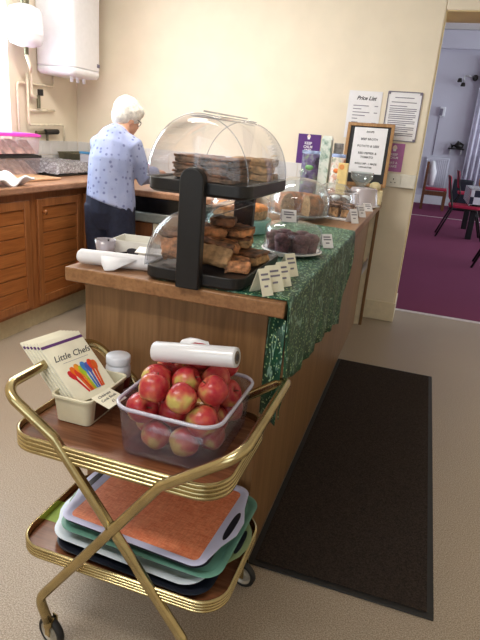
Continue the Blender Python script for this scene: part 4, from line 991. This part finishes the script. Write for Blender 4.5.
# ------------------------------------------------------------------ wall papers, cards, socket
def build_wall():
    y = L-.001
    def sheet(name, label, cat, x0, z0, w, h, tilt, m, d=.002):
        t = thing(name, label, cat, (x0, y, z0)); mx = Matrix.Translation((x0, y, z0)) @ Matrix.Rotation(tilt, 4, 'Y') @ Matrix.Rotation(PI/2, 4, 'X')
        o = obj('sheet', bx(0, w, 0, h, 0, d, mx=mx), m, t); return t, o, mx
    t, o, mx = sheet('purple_card', 'purple card with white wording on wall above the pouch', 'card', -.056, 1.118, .172, .213, .0, M['purple'], .003)
    for s, yy in (('KEEP', .148), ('CALM', .122), ('AND', .098), ('HAVE', .072), ('CAKE', .04)):
        lettering(s, .026, mx @ Matrix.Translation((.08, yy, .0034)), M['paper'], o, bold=.0006)
    def cupcake(o, mx, x, yy, s):
        bm = B(); P = [(-.5, .1), (-.35, .55), (-.1, .8), (.1, .8), (.35, .55), (.5, .1)]; loft(bm, [[mx @ Vector((x+a*s, yy+b*s, .003)) for a, b in P], [mx @ Vector((x+a*s, yy+b*s, .004)) for a, b in P]], True, True, True); obj('printed_cupcake', bm, M['icing'], o)
        bm = B(); P = [(-.35, .1), (.35, .1), (.25, -.4), (-.25, -.4)]; loft(bm, [[mx @ Vector((x+a*s, yy+b*s, .003)) for a, b in P], [mx @ Vector((x+a*s, yy+b*s, .004)) for a, b in P]], True, True, True); obj('printed_cupcake_case', bm, M['paper'], o)
    cupcake(o, mx, .08, .188, .03)
    t, o, mx = sheet('price_list', 'white price list sheet on the wall behind menu board', 'notice', .28, 1.33, .234, .32, 0, M['paper'])
    lettering('Price List', .036, mx @ Matrix.Translation((.125, .272, .0024)), M['ink'], o, .35, bold=.001)
    bm = B(); lines(bm, mx @ Matrix.Translation((0, 0, .002)), [(.04, .15, .222), (.19, .215, .222), (.04, .1, .2), (.04, .16, .178), (.19, .215, .178), (.04, .13, .157), (.04, .08, .135), (.04, .085, .11), (.185, .215, .11), (.185, .21, .1), (.04, .12, .088)], .0055); obj('small_print', bm, M['inkgrey'], o)
    t, o, mx = sheet('framed_notice', 'thin-framed notice of dense print right of the price list', 'notice', .553, 1.335, .23, .322, 0, M['paper'], .003)
    bm = B(); a, b = .23, .322
    for q in ((-.003, .003, 0, b), (a-.003, a+.003, 0, b), (0, a, -.003, .003), (0, a, b-.003, b+.003)): box(bm, *q, .0, .007, mx=mx)
    for qx in (0, a-.016):
        for qy in (0, b-.016): box(bm, qx, qx+.016, qy, qy+.016, .003, .008, mx=mx)
    obj('frame', bm, M['inkgrey'], t)
    bm = B(); rows = [(.05, .18, .285), (.03, .2, .255)]; rr = random.Random(1); yy = .23
    for k in range(15):
        rows.append((.022, (.208) if k % 3 else .13+.08*rr.random(), yy)); yy -= .0125 if k % 3 else .016
    lines(bm, mx @ Matrix.Translation((0, 0, .003)), rows, .0055); obj('small_print', bm, M['inkgrey'], o)
    t, o, mx = sheet('pink_card', 'mauve card with cupcake print behind menu board above socket', 'card', .572, 1.122, .153, .195, .0, M['pink'], .003)
    for s, yy in (('KEEP', .118), ('CALM', .096), ('EAT A', .06), ('CAKE', .036)):
        lettering(s, .022, mx @ Matrix.Translation((.088, yy, .0034)), M['paper'], o, bold=.0005)
    cupcake(o, mx, .085, .155, .036)
    t = thing('wall_socket', 'double white socket box on the wall right of menu board', 'socket', (.735, L, 1.06))
    obj('back_box', bx(.63, .836, L-.035, L-.001, 1.014, 1.11), M['offwhite'], t, bevel=.004)
    obj('faceplate', bx(.634, .733, L-.041, L-.0355, 1.018, 1.106), M['offwhite'], t, bevel=.002)
    obj('faceplate', bx(.736, .833, L-.041, L-.0355, 1.018, 1.106), M['offwhite'], t, bevel=.002)
    bm = bx(.681, .687, L-.0415, L-.0405, 1.066, 1.078); box(bm, .664, .674, L-.0415, L-.0405, 1.046, 1.051); box(bm, .692, .702, L-.0415, L-.0405, 1.046, 1.051); obj('pin_holes', bm, M['ink'], t)
build_wall()

# ------------------------------------------------------------------ floor mat
t = thing('floor_mat', 'long dark ribbed mat on the floor along the counter', 'mat', (.86, 1.13, 0))
MX0, MX1, MY0, MY1 = .579, 1.146, .104, 1.985
obj('border', bx(MX0, MX1, MY0, MY1, .001, .006), M['rubber'], t, bevel=.003)
obj('pile', bx(MX0+.02, MX1-.02, MY0+.02, MY1-.02, .0062, .011), M['mat'], t, bevel=.002)

# ------------------------------------------------------------------ trolley
def build_trolley():
    T = thing('tea_trolley', 'gold-framed two-tier tea trolley with wooden trays', 'trolley', (.35, -.185, 0))
    yn, yf = -.374, .022
    def fr(pts_near, loopx, zl, dy, label):
        # near foot -> bend -> handle -> far side mirrored
        n = [(x, yn+dy, z) for x, z in pts_near]; f = [(x, yf-dy, z) for x, z in pts_near][::-1]
        pts = fillet(n[:-1]+[(loopx, yn+dy, zl), (loopx, yf-dy, zl)]+f[1:], .045, 8)
        bm = B(); tube(bm, pts, .0122, 14); obj('tube_frame', bm, M['brass'], T, smooth=True)
    fr([(.196, .085), (.172, .15), (.49, .577), (.66, .698)], .66, .698, 0, '')
    fr([(.545, .085), (.562, .15), (.214, .61), (.085, .7)], .082, .70, .02, '')
    def tray(cx, cy, hx, hy, r, z0, z1, zb):
        rings = []; n = 4; g = (z1-z0)/n
        for k in range(n):
            for d, dz in ((0, .0), (.0035, .25), (.0035, .75), (0, 1)): rings.append(rrect(cx, cy, hx+d, hy+d, r+d, z0+(k+dz)*g, 8))
        rings += [rrect(cx, cy, hx-.003, hy-.003, r-.003, z1+.001, 8), rrect(cx, cy, hx-.005, hy-.005, r-.005, z0, 8)]
        bm = B(); loft_closed(bm, rings); rim = obj('tray_rim', bm, M['brass'], T, smooth=False, bevel=.0012, angle=25)
        bm = B(); rslab(bm, cx, cy, hx-.0052, hy-.0052, r-.005, zb-.012, zb); obj('tray_board', bm, M['traywood'], T)
    tray(.353, -.182, .27, .174, .07, .552, .594, .578)
    tray(.362, -.182, .274, .17, .07, .25, .283, .262)
    for x, y in ((.355, yn+.008), (.355, yf-.008)):
        bm = B(); cyl(bm, (x+.013, y-.016, .425), (x+.013, y+.016, .425), .006, 12); obj('pivot_bolt', bm, M['brass'], T)
    for x, y, az in ((.196, yn, .25), (.196, yf, .5), (.545, yn+.017, .2), (.545, yf-.017, .2)):
        bx_, by_ = x+(.0 if x < .4 else .045), y+.012
        d = Vector((math.sin(az), math.cos(az), 0)); e = Vector((math.cos(az), -math.sin(az), 0)); C = Vector((bx_, by_, .0412))
        bm = B(); cyl(bm, (x, y, .088), (x, y, .07), .012, 12)
        for s in (-1, 1): box(bm, -.008, .008, s*.013-.0015, s*.013+.0015, -.006, .045, mx=frame(C, e, d))
        tube(bm, [(x, y, .078), C+Vector((0, 0, .044))], .011, 10); c = obj('castor', bm, M['brass'], T, smooth=False)
        bm = B(); mm = frame(C, e, (0, 0, 1))
        lathe(bm, [(.03, -.009), (.038, -.009), (.041, -.005), (.041, .005), (.038, .009), (.03, .009), (.03, -.009)], (0, 0, 0), 32); bm.transform(mm); obj('tyre', bm, M['rubber'], c, smooth=True)
        bm = B(); lathe(bm, [(0, -.008), (.012, -.008), (.014, -.003), (.024, -.003), (.03, -.008), (.03, .008), (.024, .003), (.014, .003), (.012, .008), (0, .008)], (0, 0, 0), 28); bm.transform(mm); obj('hub', bm, M['hubgrey'], c, smooth=False)
build_trolley()

def build_top_tray():
    zt = .579
    # apple crate
    cx, cy = .46, -.17
    t = thing('apple_crate', 'clear plastic box full of apples on the trolley top', 'plastic box', (cx, cy, zt))
    bm = B(); loft(bm, [rrect(cx, cy, .112, .132, .035, zt+.002), rrect(cx, cy, .116, .136, .04, zt+.01), rrect(cx, cy, .1225, .1425, .045, .7), rrect(cx, cy, .1205, .1405, .043, .7), rrect(cx, cy, .1142, .1342, .038, zt+.011), rrect(cx, cy, .11, .13, .033, zt+.0055)], True, True, True)
    obj('box_body', bm, M['crate'], t, smooth=True)
    bm = B(); P = [rrect(cx, cy, .1225+a, .1425+a, .045+a, .7+b, 8) for a, b in ((0, -.004), (.006, -.004), (.007, .002), (.004, .005), (-.001, .003))]; loft_closed(bm, P); obj('rim', bm, M['craterim'], t, smooth=True)
    apples = APPLES
    def apple_mesh(parent, loc, r):
        pf = [(0, -.78), (.12, -.84), (.32, -.93), (.58, -.86), (.8, -.62), (.95, -.25), (1.0, .12), (.96, .45), (.82, .74), (.58, .92), (.34, .93), (.16, .82), (.05, .7), (0, .66)]
        bm = B(); lathe(bm, [(a*r, b*r*.93) for a, b in pf], loc, 24, wob=lambda a: 1+.018*math.cos(5*a)); o = obj('fruit', bm, M['apple'], parent, smooth=True)
        bm = B(); tube(bm, [Vector(loc)+Vector(v)*r for v in ((0, 0, .6), (.03, .02, .85), (.1, .05, 1.06))], .0016, 6); obj('stem', bm, M['crust'], parent, smooth=True)
    proto = None; rr = random.Random(6)
    for k, (x, y, z, r, lab) in enumerate(apples):
        if proto is None:
            proto = thing('apple', lab, 'apple', (x, y, z), 0, 'apples in the clear box'); apple_mesh(proto, (x, y, z), r); r0 = r; o = proto
        else: o = dup(proto, (x, y, z), 0, lab)
        o.rotation_euler = (rr.uniform(-1.1, 1.1), rr.uniform(-1.1, 1.1), rr.uniform(0, 6.28)); s = r/r0*.985; o.scale = (s, s, s)
    # roll of bags on top
    t = thing('bag_roll', 'roll of white plastic bags lying on top of the apples', 'bag roll', (.47, -.2, .78))
    a, b = Vector((.377, -.19, .792)), Vector((.58, -.2, .822)); d = (b-a).normalized()
    bm = B(); tube(bm, [a, a+d*.004, a.lerp(b, .5), b-d*.004, b], [.0215, .0235, .0238, .0232, .022], 24); obj('roll', bm, M['bagplastic'], t, smooth=True)
    bm = B(); tube(bm, [b-d*.002, b+d*.0008], [.0145, .0145], 20); cr = obj('card_core', bm, M['core'], t)
    bm = B(); tube(bm, [b+d*.0007, b+d*.0012], [.0085, .0085], 16); obj('core_hole', bm, M['ink'], cr)
    m = frame(a.lerp(b, .45), d, (0, 1, .2))
    bm = B(); loft(bm, [[m @ Vector((x, .012+.01*q, .021+.004*math.sin(x*90+q)+.008*q-.004*q*q)) for x in (-.03, -.01, .01, .03, .045-.006*q)] for q in (0, 1, 2, 2.6)], False); obj('loose_end', bm, M['bagplastic'], t, smooth=True)
    # cream tub
    x0, x1, y0_, y1 = .13, .24, -.25, -.068; cx, cy = (x0+x1)/2, (y0_+y1)/2; hx, hy = (x1-x0)/2, (y1-y0_)/2
    t = thing('cream_tub', 'cream plastic tub holding the booklets on trolley top', 'tub', (cx, cy, zt))
    bm = B(); loft(bm, [rrect(cx, cy, hx-.008, hy-.008, .014, zt+.001), rrect(cx, cy, hx-.002, hy-.002, .018, .643), rrect(cx, cy, hx+.003, hy+.003, .02, .645), rrect(cx, cy, hx+.003, hy+.003, .02, .652), rrect(cx, cy, hx-.003, hy-.003, .017, .652), rrect(cx, cy, hx-.010, hy-.010, .013, zt+.004)], True, True, True)
    obj('tub_body', bm, M['cream'], t, bevel=.001, angle=50)
    bm = B(); loft(bm, [[(x1-.0065, y0_+.03, .588), (x1-.0065, y1-.02, .588), (x1-.0008, y1-.02, .638), (x1-.0008, y0_+.03, .638)], [(x1-.0055, y0_+.03, .588), (x1-.0055, y1-.02, .588), (x1+.0002, y1-.02, .638), (x1+.0002, y0_+.03, .638)]], True, True, True); obj('printed_side', bm, M['labelbrown'], t)
    # booklets
    ph, th, ro, w, h = 1.294, .879, .025, .13, .186
    e0 = Vector((math.cos(ph), math.sin(ph), 0)); n0 = Vector((-math.sin(ph), math.cos(ph), 0)); u0 = math.cos(th)*Vector((0, 0, 1))+math.sin(th)*n0
    ex = math.cos(ro)*e0+math.sin(ro)*u0; ey = -math.sin(ro)*e0+math.cos(ro)*u0; N = ex.cross(ey)
    O = Vector((.197, -.234, .630))
    names = ['front', 'second', 'third', 'fourth', 'fifth', 'hindmost']
    for k in range(6):
        o = O-N*(.0072*k)+ey*(.0045*k)-Vector((.0045*k, 0, 0))
        mx = frame(o, ex.lerp(ex, 1), ey)
        t = thing('booklet', ('open-faced cream booklet with coloured spoon picture, in front of the others' if k == 0 else 'cream booklet with purple top band, %s of the row in the tub' % names[k]), 'booklet', o, 0, 'recipe booklets in the cream tub')
        c = obj('cover', bx(0, w, 0, h, -.0012, .0018, mx=mx), M['creampaper'], t, bevel=.0008)
        obj('pages', bx(.002, w-.001, .001, h-.001, -.0042, -.0013, mx=mx), M['paper'], t)
        obj('top_band', bx(0, w, h-.021, h-.013, .0017, .0023, mx=mx), M['navyprint'], c)
        if k == 0:
            lettering('Little Chefs', .0245, mx @ Matrix.Translation((w*.53, h*.69, .0022)), M['ink'], c, .3, sx=1.0)
            bm = B(); lines(bm, mx @ Matrix.Translation((0, 0, .0018)), [(.03, .11, h*.6)], .0008, .0004); obj('underline', bm, M['inkgrey'], c)
            cols = [(206, 34, 46), (232, 110, 30), (214, 60, 40), (236, 150, 40), (170, 200, 50), (70, 130, 200), (80, 90, 170), (222, 70, 40), (230, 100, 40)]
            heads = [(.03, .082), (.042, .09), (.05, .08), (.057, .094), (.066, .085), (.077, .094), (.088, .088), (.1, .094), (.11, .088)]
            for cc, (hx_, hy_) in zip(cols, heads):
                bm = B(); q = Vector((hx_, hy_, 0)); foot = Vector((.062+(hx_-.07)*.55+.012, .012, 0)); dd = (foot-q).normalized(); pp = Vector((-dd.y, dd.x, 0))
                pl = [(0, .003), (.004, .0065), (.012, .0085), (.022, .007), (.03, .003), ((foot-q).length, .0028)]
                P = [q+dd*(a-.006)+pp*b for a, b in pl]+[q+dd*(a-.006)-pp*b for a, b in pl[::-1]]
                zz = .0019+.00008*len(c.children)
                loft(bm, [[mx @ (v+Vector((0, 0, z))) for v in P] for z in (zz, zz+.0003)], True, True, True)
                obj('printed_spoon', bm, plain('spoon_print', cc, .5, vary=.12, scale=40), c)
    t = thing('price_card', 'cream handwritten card fixed to the right rim of booklet tub', 'price card', (.26, -.2, .655), 0)
    mx = frame((.247, -.222, .6575), (.12, 1, .0), (1, -.1, -.28)) @ Matrix.Diagonal((1, -1, 1, 1))
    bm = bx(-.012, .058, -.004, .05, -.0006, .0006, mx=frame((.245, -.232, .66), (.1, 1, 0), (1, -.25, -.25))); cd = obj('card', bm, M['creampaper'], t)
    mt = frame((.245, -.232, .66), (.1, 1, 0), (1, -.25, -.25)) @ Matrix.Translation((.023, .022, 0)) @ Matrix.Rotation(PI, 4, 'X') @ Matrix.Translation((0, 0, .0008))
    for s, yy in (('Childrens', .014), ('Cook Book', 0), ('£1', -.014)): lettering(s, .0115, mt @ Matrix.Translation((0, yy, 0)), M['ink'], cd, .2)
    # jar
    c = (.192, -.036)
    t = thing('jam_jar', 'glass jar with white screw lid behind the booklets', 'jar', (*c, zt))
    bm = B(); lathe(bm, [(0, .001), (.031, .001), (.034, .006), (.034, .075), (.03, .086), (.028, .088)], (*c, zt), 32, cap1=True); obj('jar_body', bm, M['lid'], t, smooth=True)
    bm = B(); lathe(bm, [(.0345, .02), (.0348, .021), (.0348, .05), (.0345, .051)], (*c, zt), 32, -1.2, .9); obj('label', bm, M['jam'], t, smooth=True)
    bm = B(); lathe(bm, [(.0305, .086), (.033, .087), (.0335, .089), (.0335, .106), (.031, .109), (0, .11)], (*c, zt), 40, wob=lambda a: 1+.008*math.cos(36*a)); obj('lid', bm, M['lid'], t, smooth=True)
APPLES = [(.4496, -.1242, .6263, .0368), (.493, -.266, .6245, .035), (.5341, -.0759, .6264, .0369), (.3823, -.1425, .6228, .0333), (.3844, -.0744, .6249, .0354), (.424, -.2665, .624, .0345), (.4679, -.1993, .6257, .0362), (.5373, -.2146, .6232, .0337), (.4776, -.0755, .673, .0365), (.3842, -.2104, .6247, .0352), (.5189, -.1474, .6261, .0366), (.4121, -.1019, .6831, .0349), (.5363, -.1143, .6867, .0347), (.5106, -.195, .6844, .0362), (.3859, -.2641, .6842, .0369), (.474, -.1384, .705, .0345), (.5341, -.2641, .6834, .0369), (.4201, -.1724, .6737, .0367), (.3941, -.1397, .7373, .0337), (.4452, -.0876, .7434, .0354), (.3942, -.2088, .7307, .0358), (.4572, -.2446, .683, .0368), (.516, -.0896, .7493, .0357), (.524, -.1622, .7443, .0335), (.4638, -.1988, .7378, .035), (0.37, -0.0603, 0.7193, 0.0345), (0.489, -0.2794, 0.7366, 0.0345), (0.5421, -0.2279, 0.7444, 0.0345), (0.4205, -0.2785, 0.745, 0.0345), (0.4683, -0.1427, 0.7796, 0.0345)]
def apple_labels():
    out = []
    def pos(x, y):
        a = 'left' if x < .42 else ('right' if x > .5 else 'middle'); b = 'front' if y < -.21 else ('rear' if y < -.11 else 'back')
        return a, b
    seen = {}
    for (x, y, z, r) in APPLES:
        lay = 'bottom' if z < .65 else ('middle' if z < .715 else 'topmost')
        a, b = pos(x, y); b = {'front': 'near', 'rear': 'central', 'back': 'far'}[b]
        key = (lay, a, b); k = seen.get(key, 0); seen[key] = k+1
        out.append((x, y, z, r, 'red and yellow apple in %s layer of the box, %s %s%s' % (lay, a, b, ['', ', beside another there', ', third one there'][k])))
    return out
APPLES = apple_labels()
build_top_tray()

def build_lower_tray():
    def rot(cx, cy, a): return Matrix.Translation((cx, cy, 0)) @ Matrix.Rotation(a, 4, 'Z')
    def handled(label, name, c, a, hx, hy, z, body, mat_in, depth=.016, r=.035, cut=True):
        """shallow tray with bulging end handles pierced by a slot"""
        t = thing(name, label, 'tray', (c[0], c[1], z), a, 'serving trays stacked on the lower shelf'); mx = rot(*c, a)
        bm = B()
        n = 8
        def out(g, zz, bulge=0):
            P = []
            for p in rrect(0, 0, hx+g, hy+g, r+g, zz, n):
                x, y, q = p
                if abs(x) > hx*.9 and bulge: x += math.copysign(bulge*math.exp(-(y/(hy*.42))**4), x)
                P.append(mx @ Vector((x, y, q)))
            return P
        def dense(P):
            Q = []
            for i in range(len(P)):
                a_, b_ = P[i], P[(i+1) % len(P)]; k = 5 if (b_-a_).length > .05 else 1
                for j in range(k): Q.append(a_.lerp(b_, j/k))
            return Q
        def out2(g, zz, bulge=0):
            base_ = dense([Vector(p) for p in rrect(0, 0, hx+g, hy+g, r+g, zz, n)]); P = []
            for v in base_:
                if bulge and abs(v.x) > hx*.93: v.x += math.copysign(bulge*math.exp(-(v.y/(hy*.5))**4), v.x)
                P.append(mx @ v)
            return P
        bl = .03 if cut else 0
        loft(bm, [out2(-.02, z+.0015), out2(-.004, z+depth-.003), out2(.008, z+depth-.001, bl), out2(.01, z+depth+.001, bl), out2(.008, z+depth+.002, bl), out2(-.006, z+depth+.001), out2(-.022, z+.004)], True, True, True)
        o = obj('tray_body', bm, body, t, smooth=False, bevel=.001, angle=50)
        if mat_in:
            bm = B(); loft(bm, [[mx @ Vector(p) for p in rrect(0, 0, hx-.012, hy-.012, r-.008, zz)] for zz in (z+depth-.004, z+depth-.0028)], True, True, True); obj('printed_base', bm, mat_in, t)
        if cut:
            for s in (-1, 1):
                bm = B(); P = []
                for k in range(24):
                    q = 2*PI*k/24; P.append((s*(hx+.016)+.0085*math.cos(q)*1.0, math.copysign(abs(math.sin(q))**.7, math.sin(q))*hy*.36))
                loft(bm, [[mx @ Vector((x, y, zz)) for x, y in P] for zz in (z+depth-.002, z+depth+.0026)], True, True, True); obj('handle_slot', bm, M['navy'], t)
        return t
    # from the bottom upwards
    handled('dark navy tray at the very bottom of the stack', 'serving_tray', (.385, -.19), -.03, .205, .136, .2635, M['navy'], None, .013, .05, False)
    handled('pale blue-white tray, second from the bottom of the stack', 'serving_tray', (.368, -.186), -.05, .205, .128, .2785, M['palebl'], None, .014, .05, True)
    t = handled('olive green tray with handle slots, third from the bottom', 'serving_tray', (.388, -.155), -.02, .215, .125, .2945, M['olive'], None, .012, .045, True)
    handled('sea-green tray directly beneath the dark tray', 'serving_tray', (.398, -.15), -.03, .212, .158, .3085, M['tealtray'], M['tealtray'], .013, .04, False)
    handled('dark tray between the sea-green and orange trays', 'serving_tray', (.388, -.15), -.06, .192, .148, .3235, M['navy'], None, .012, .03, False)
    handled('lavender-rimmed tray with orange woven print, top of the stack', 'serving_tray', (.388, -.152), -.055, .19, .155, .3365, M['lavplastic'], M['orange'], .013, .025, True)
    tag(obj('paper_napkin', bx(.085, .15, -.24, -.16, .2626, .2632), M['lime']), 'lime green printed paper peeking out left of the trays', 'napkin')
build_lower_tray()

# ------------------------------------------------------------------ lights
def area(name, loc, rot, sx, sy, power, col=(1, 1, 1)):
    l = bpy.data.lights.new(name, 'AREA'); l.shape = 'RECTANGLE'; l.size = sx; l.size_y = sy; l.energy = power; l.color = col
    o = bpy.data.objects.new(name, l); COL.objects.link(o); o.location = loc; o.rotation_euler = rot; return o
# daylight entering by the windows, plus added fill from the rear
area('daylight_left_window', (XL-.32, (wy0+wy1)/2, (wz0+wz1)/2), (0, -PI/2, 0), wz1-wz0, wy1-wy0, 86, (.88, .93, 1))
area('rear_fill_light', ((vx0+vx1)/2, YB-.25, 1.65), (PI/2, 0, 0), vx1-vx0, 1.3, 38, (.92, .95, 1))  # soft fill lamp outside the added, unseen rear window
for k, (a, b) in enumerate(((4.6, 6.8), (7.6, 9.8), (10.6, 12.8))):
    area('daylight_hall_window', (HX1+.3, (a+b)/2, 1.9), (0, PI/2, 0), 2.0, b-a, 180, (.93, .95, 1))
# ceiling fittings
M['lamp'] = glow('lit_diffuser', (255, 248, 238), 3.0)
for k, (x, y) in enumerate(((-.7, 1.5), (-.2, -1.2))):
    t = thing('ceiling_light', 'lit ceiling panel %s' % ('between counter and window' if k == 0 else 'above the near floor'), 'ceiling light', (x, y, ZC))
    obj('fitting', bx(x-.62, x+.62, y-.17, y+.17, ZC-.05, ZC-.001), M['white'], t)
    obj('diffuser', bx(x-.6, x+.6, y-.15, y+.15, ZC-.056, ZC-.051), M['lamp'], t)
    area('ceiling_lamp', (x, y, ZC-.062), (0, 0, 0), 1.2, .3, (33, 22)[k], (1, .955, .885))
w = bpy.data.worlds.new('sky'); S.world = w; w.use_nodes = True
bg = w.node_tree.nodes['Background']; bg.inputs['Color'].default_value = (.75, .85, 1, 1); bg.inputs['Strength'].default_value = 1.0

S.view_settings.view_transform = 'Standard'; S.view_settings.look = 'None'
S.view_settings.gamma = 1; S.view_settings.exposure = 0; S.view_settings.use_curve_mapping = False
S.cycles.max_bounces = 10; S.cycles.transparent_max_bounces = 24
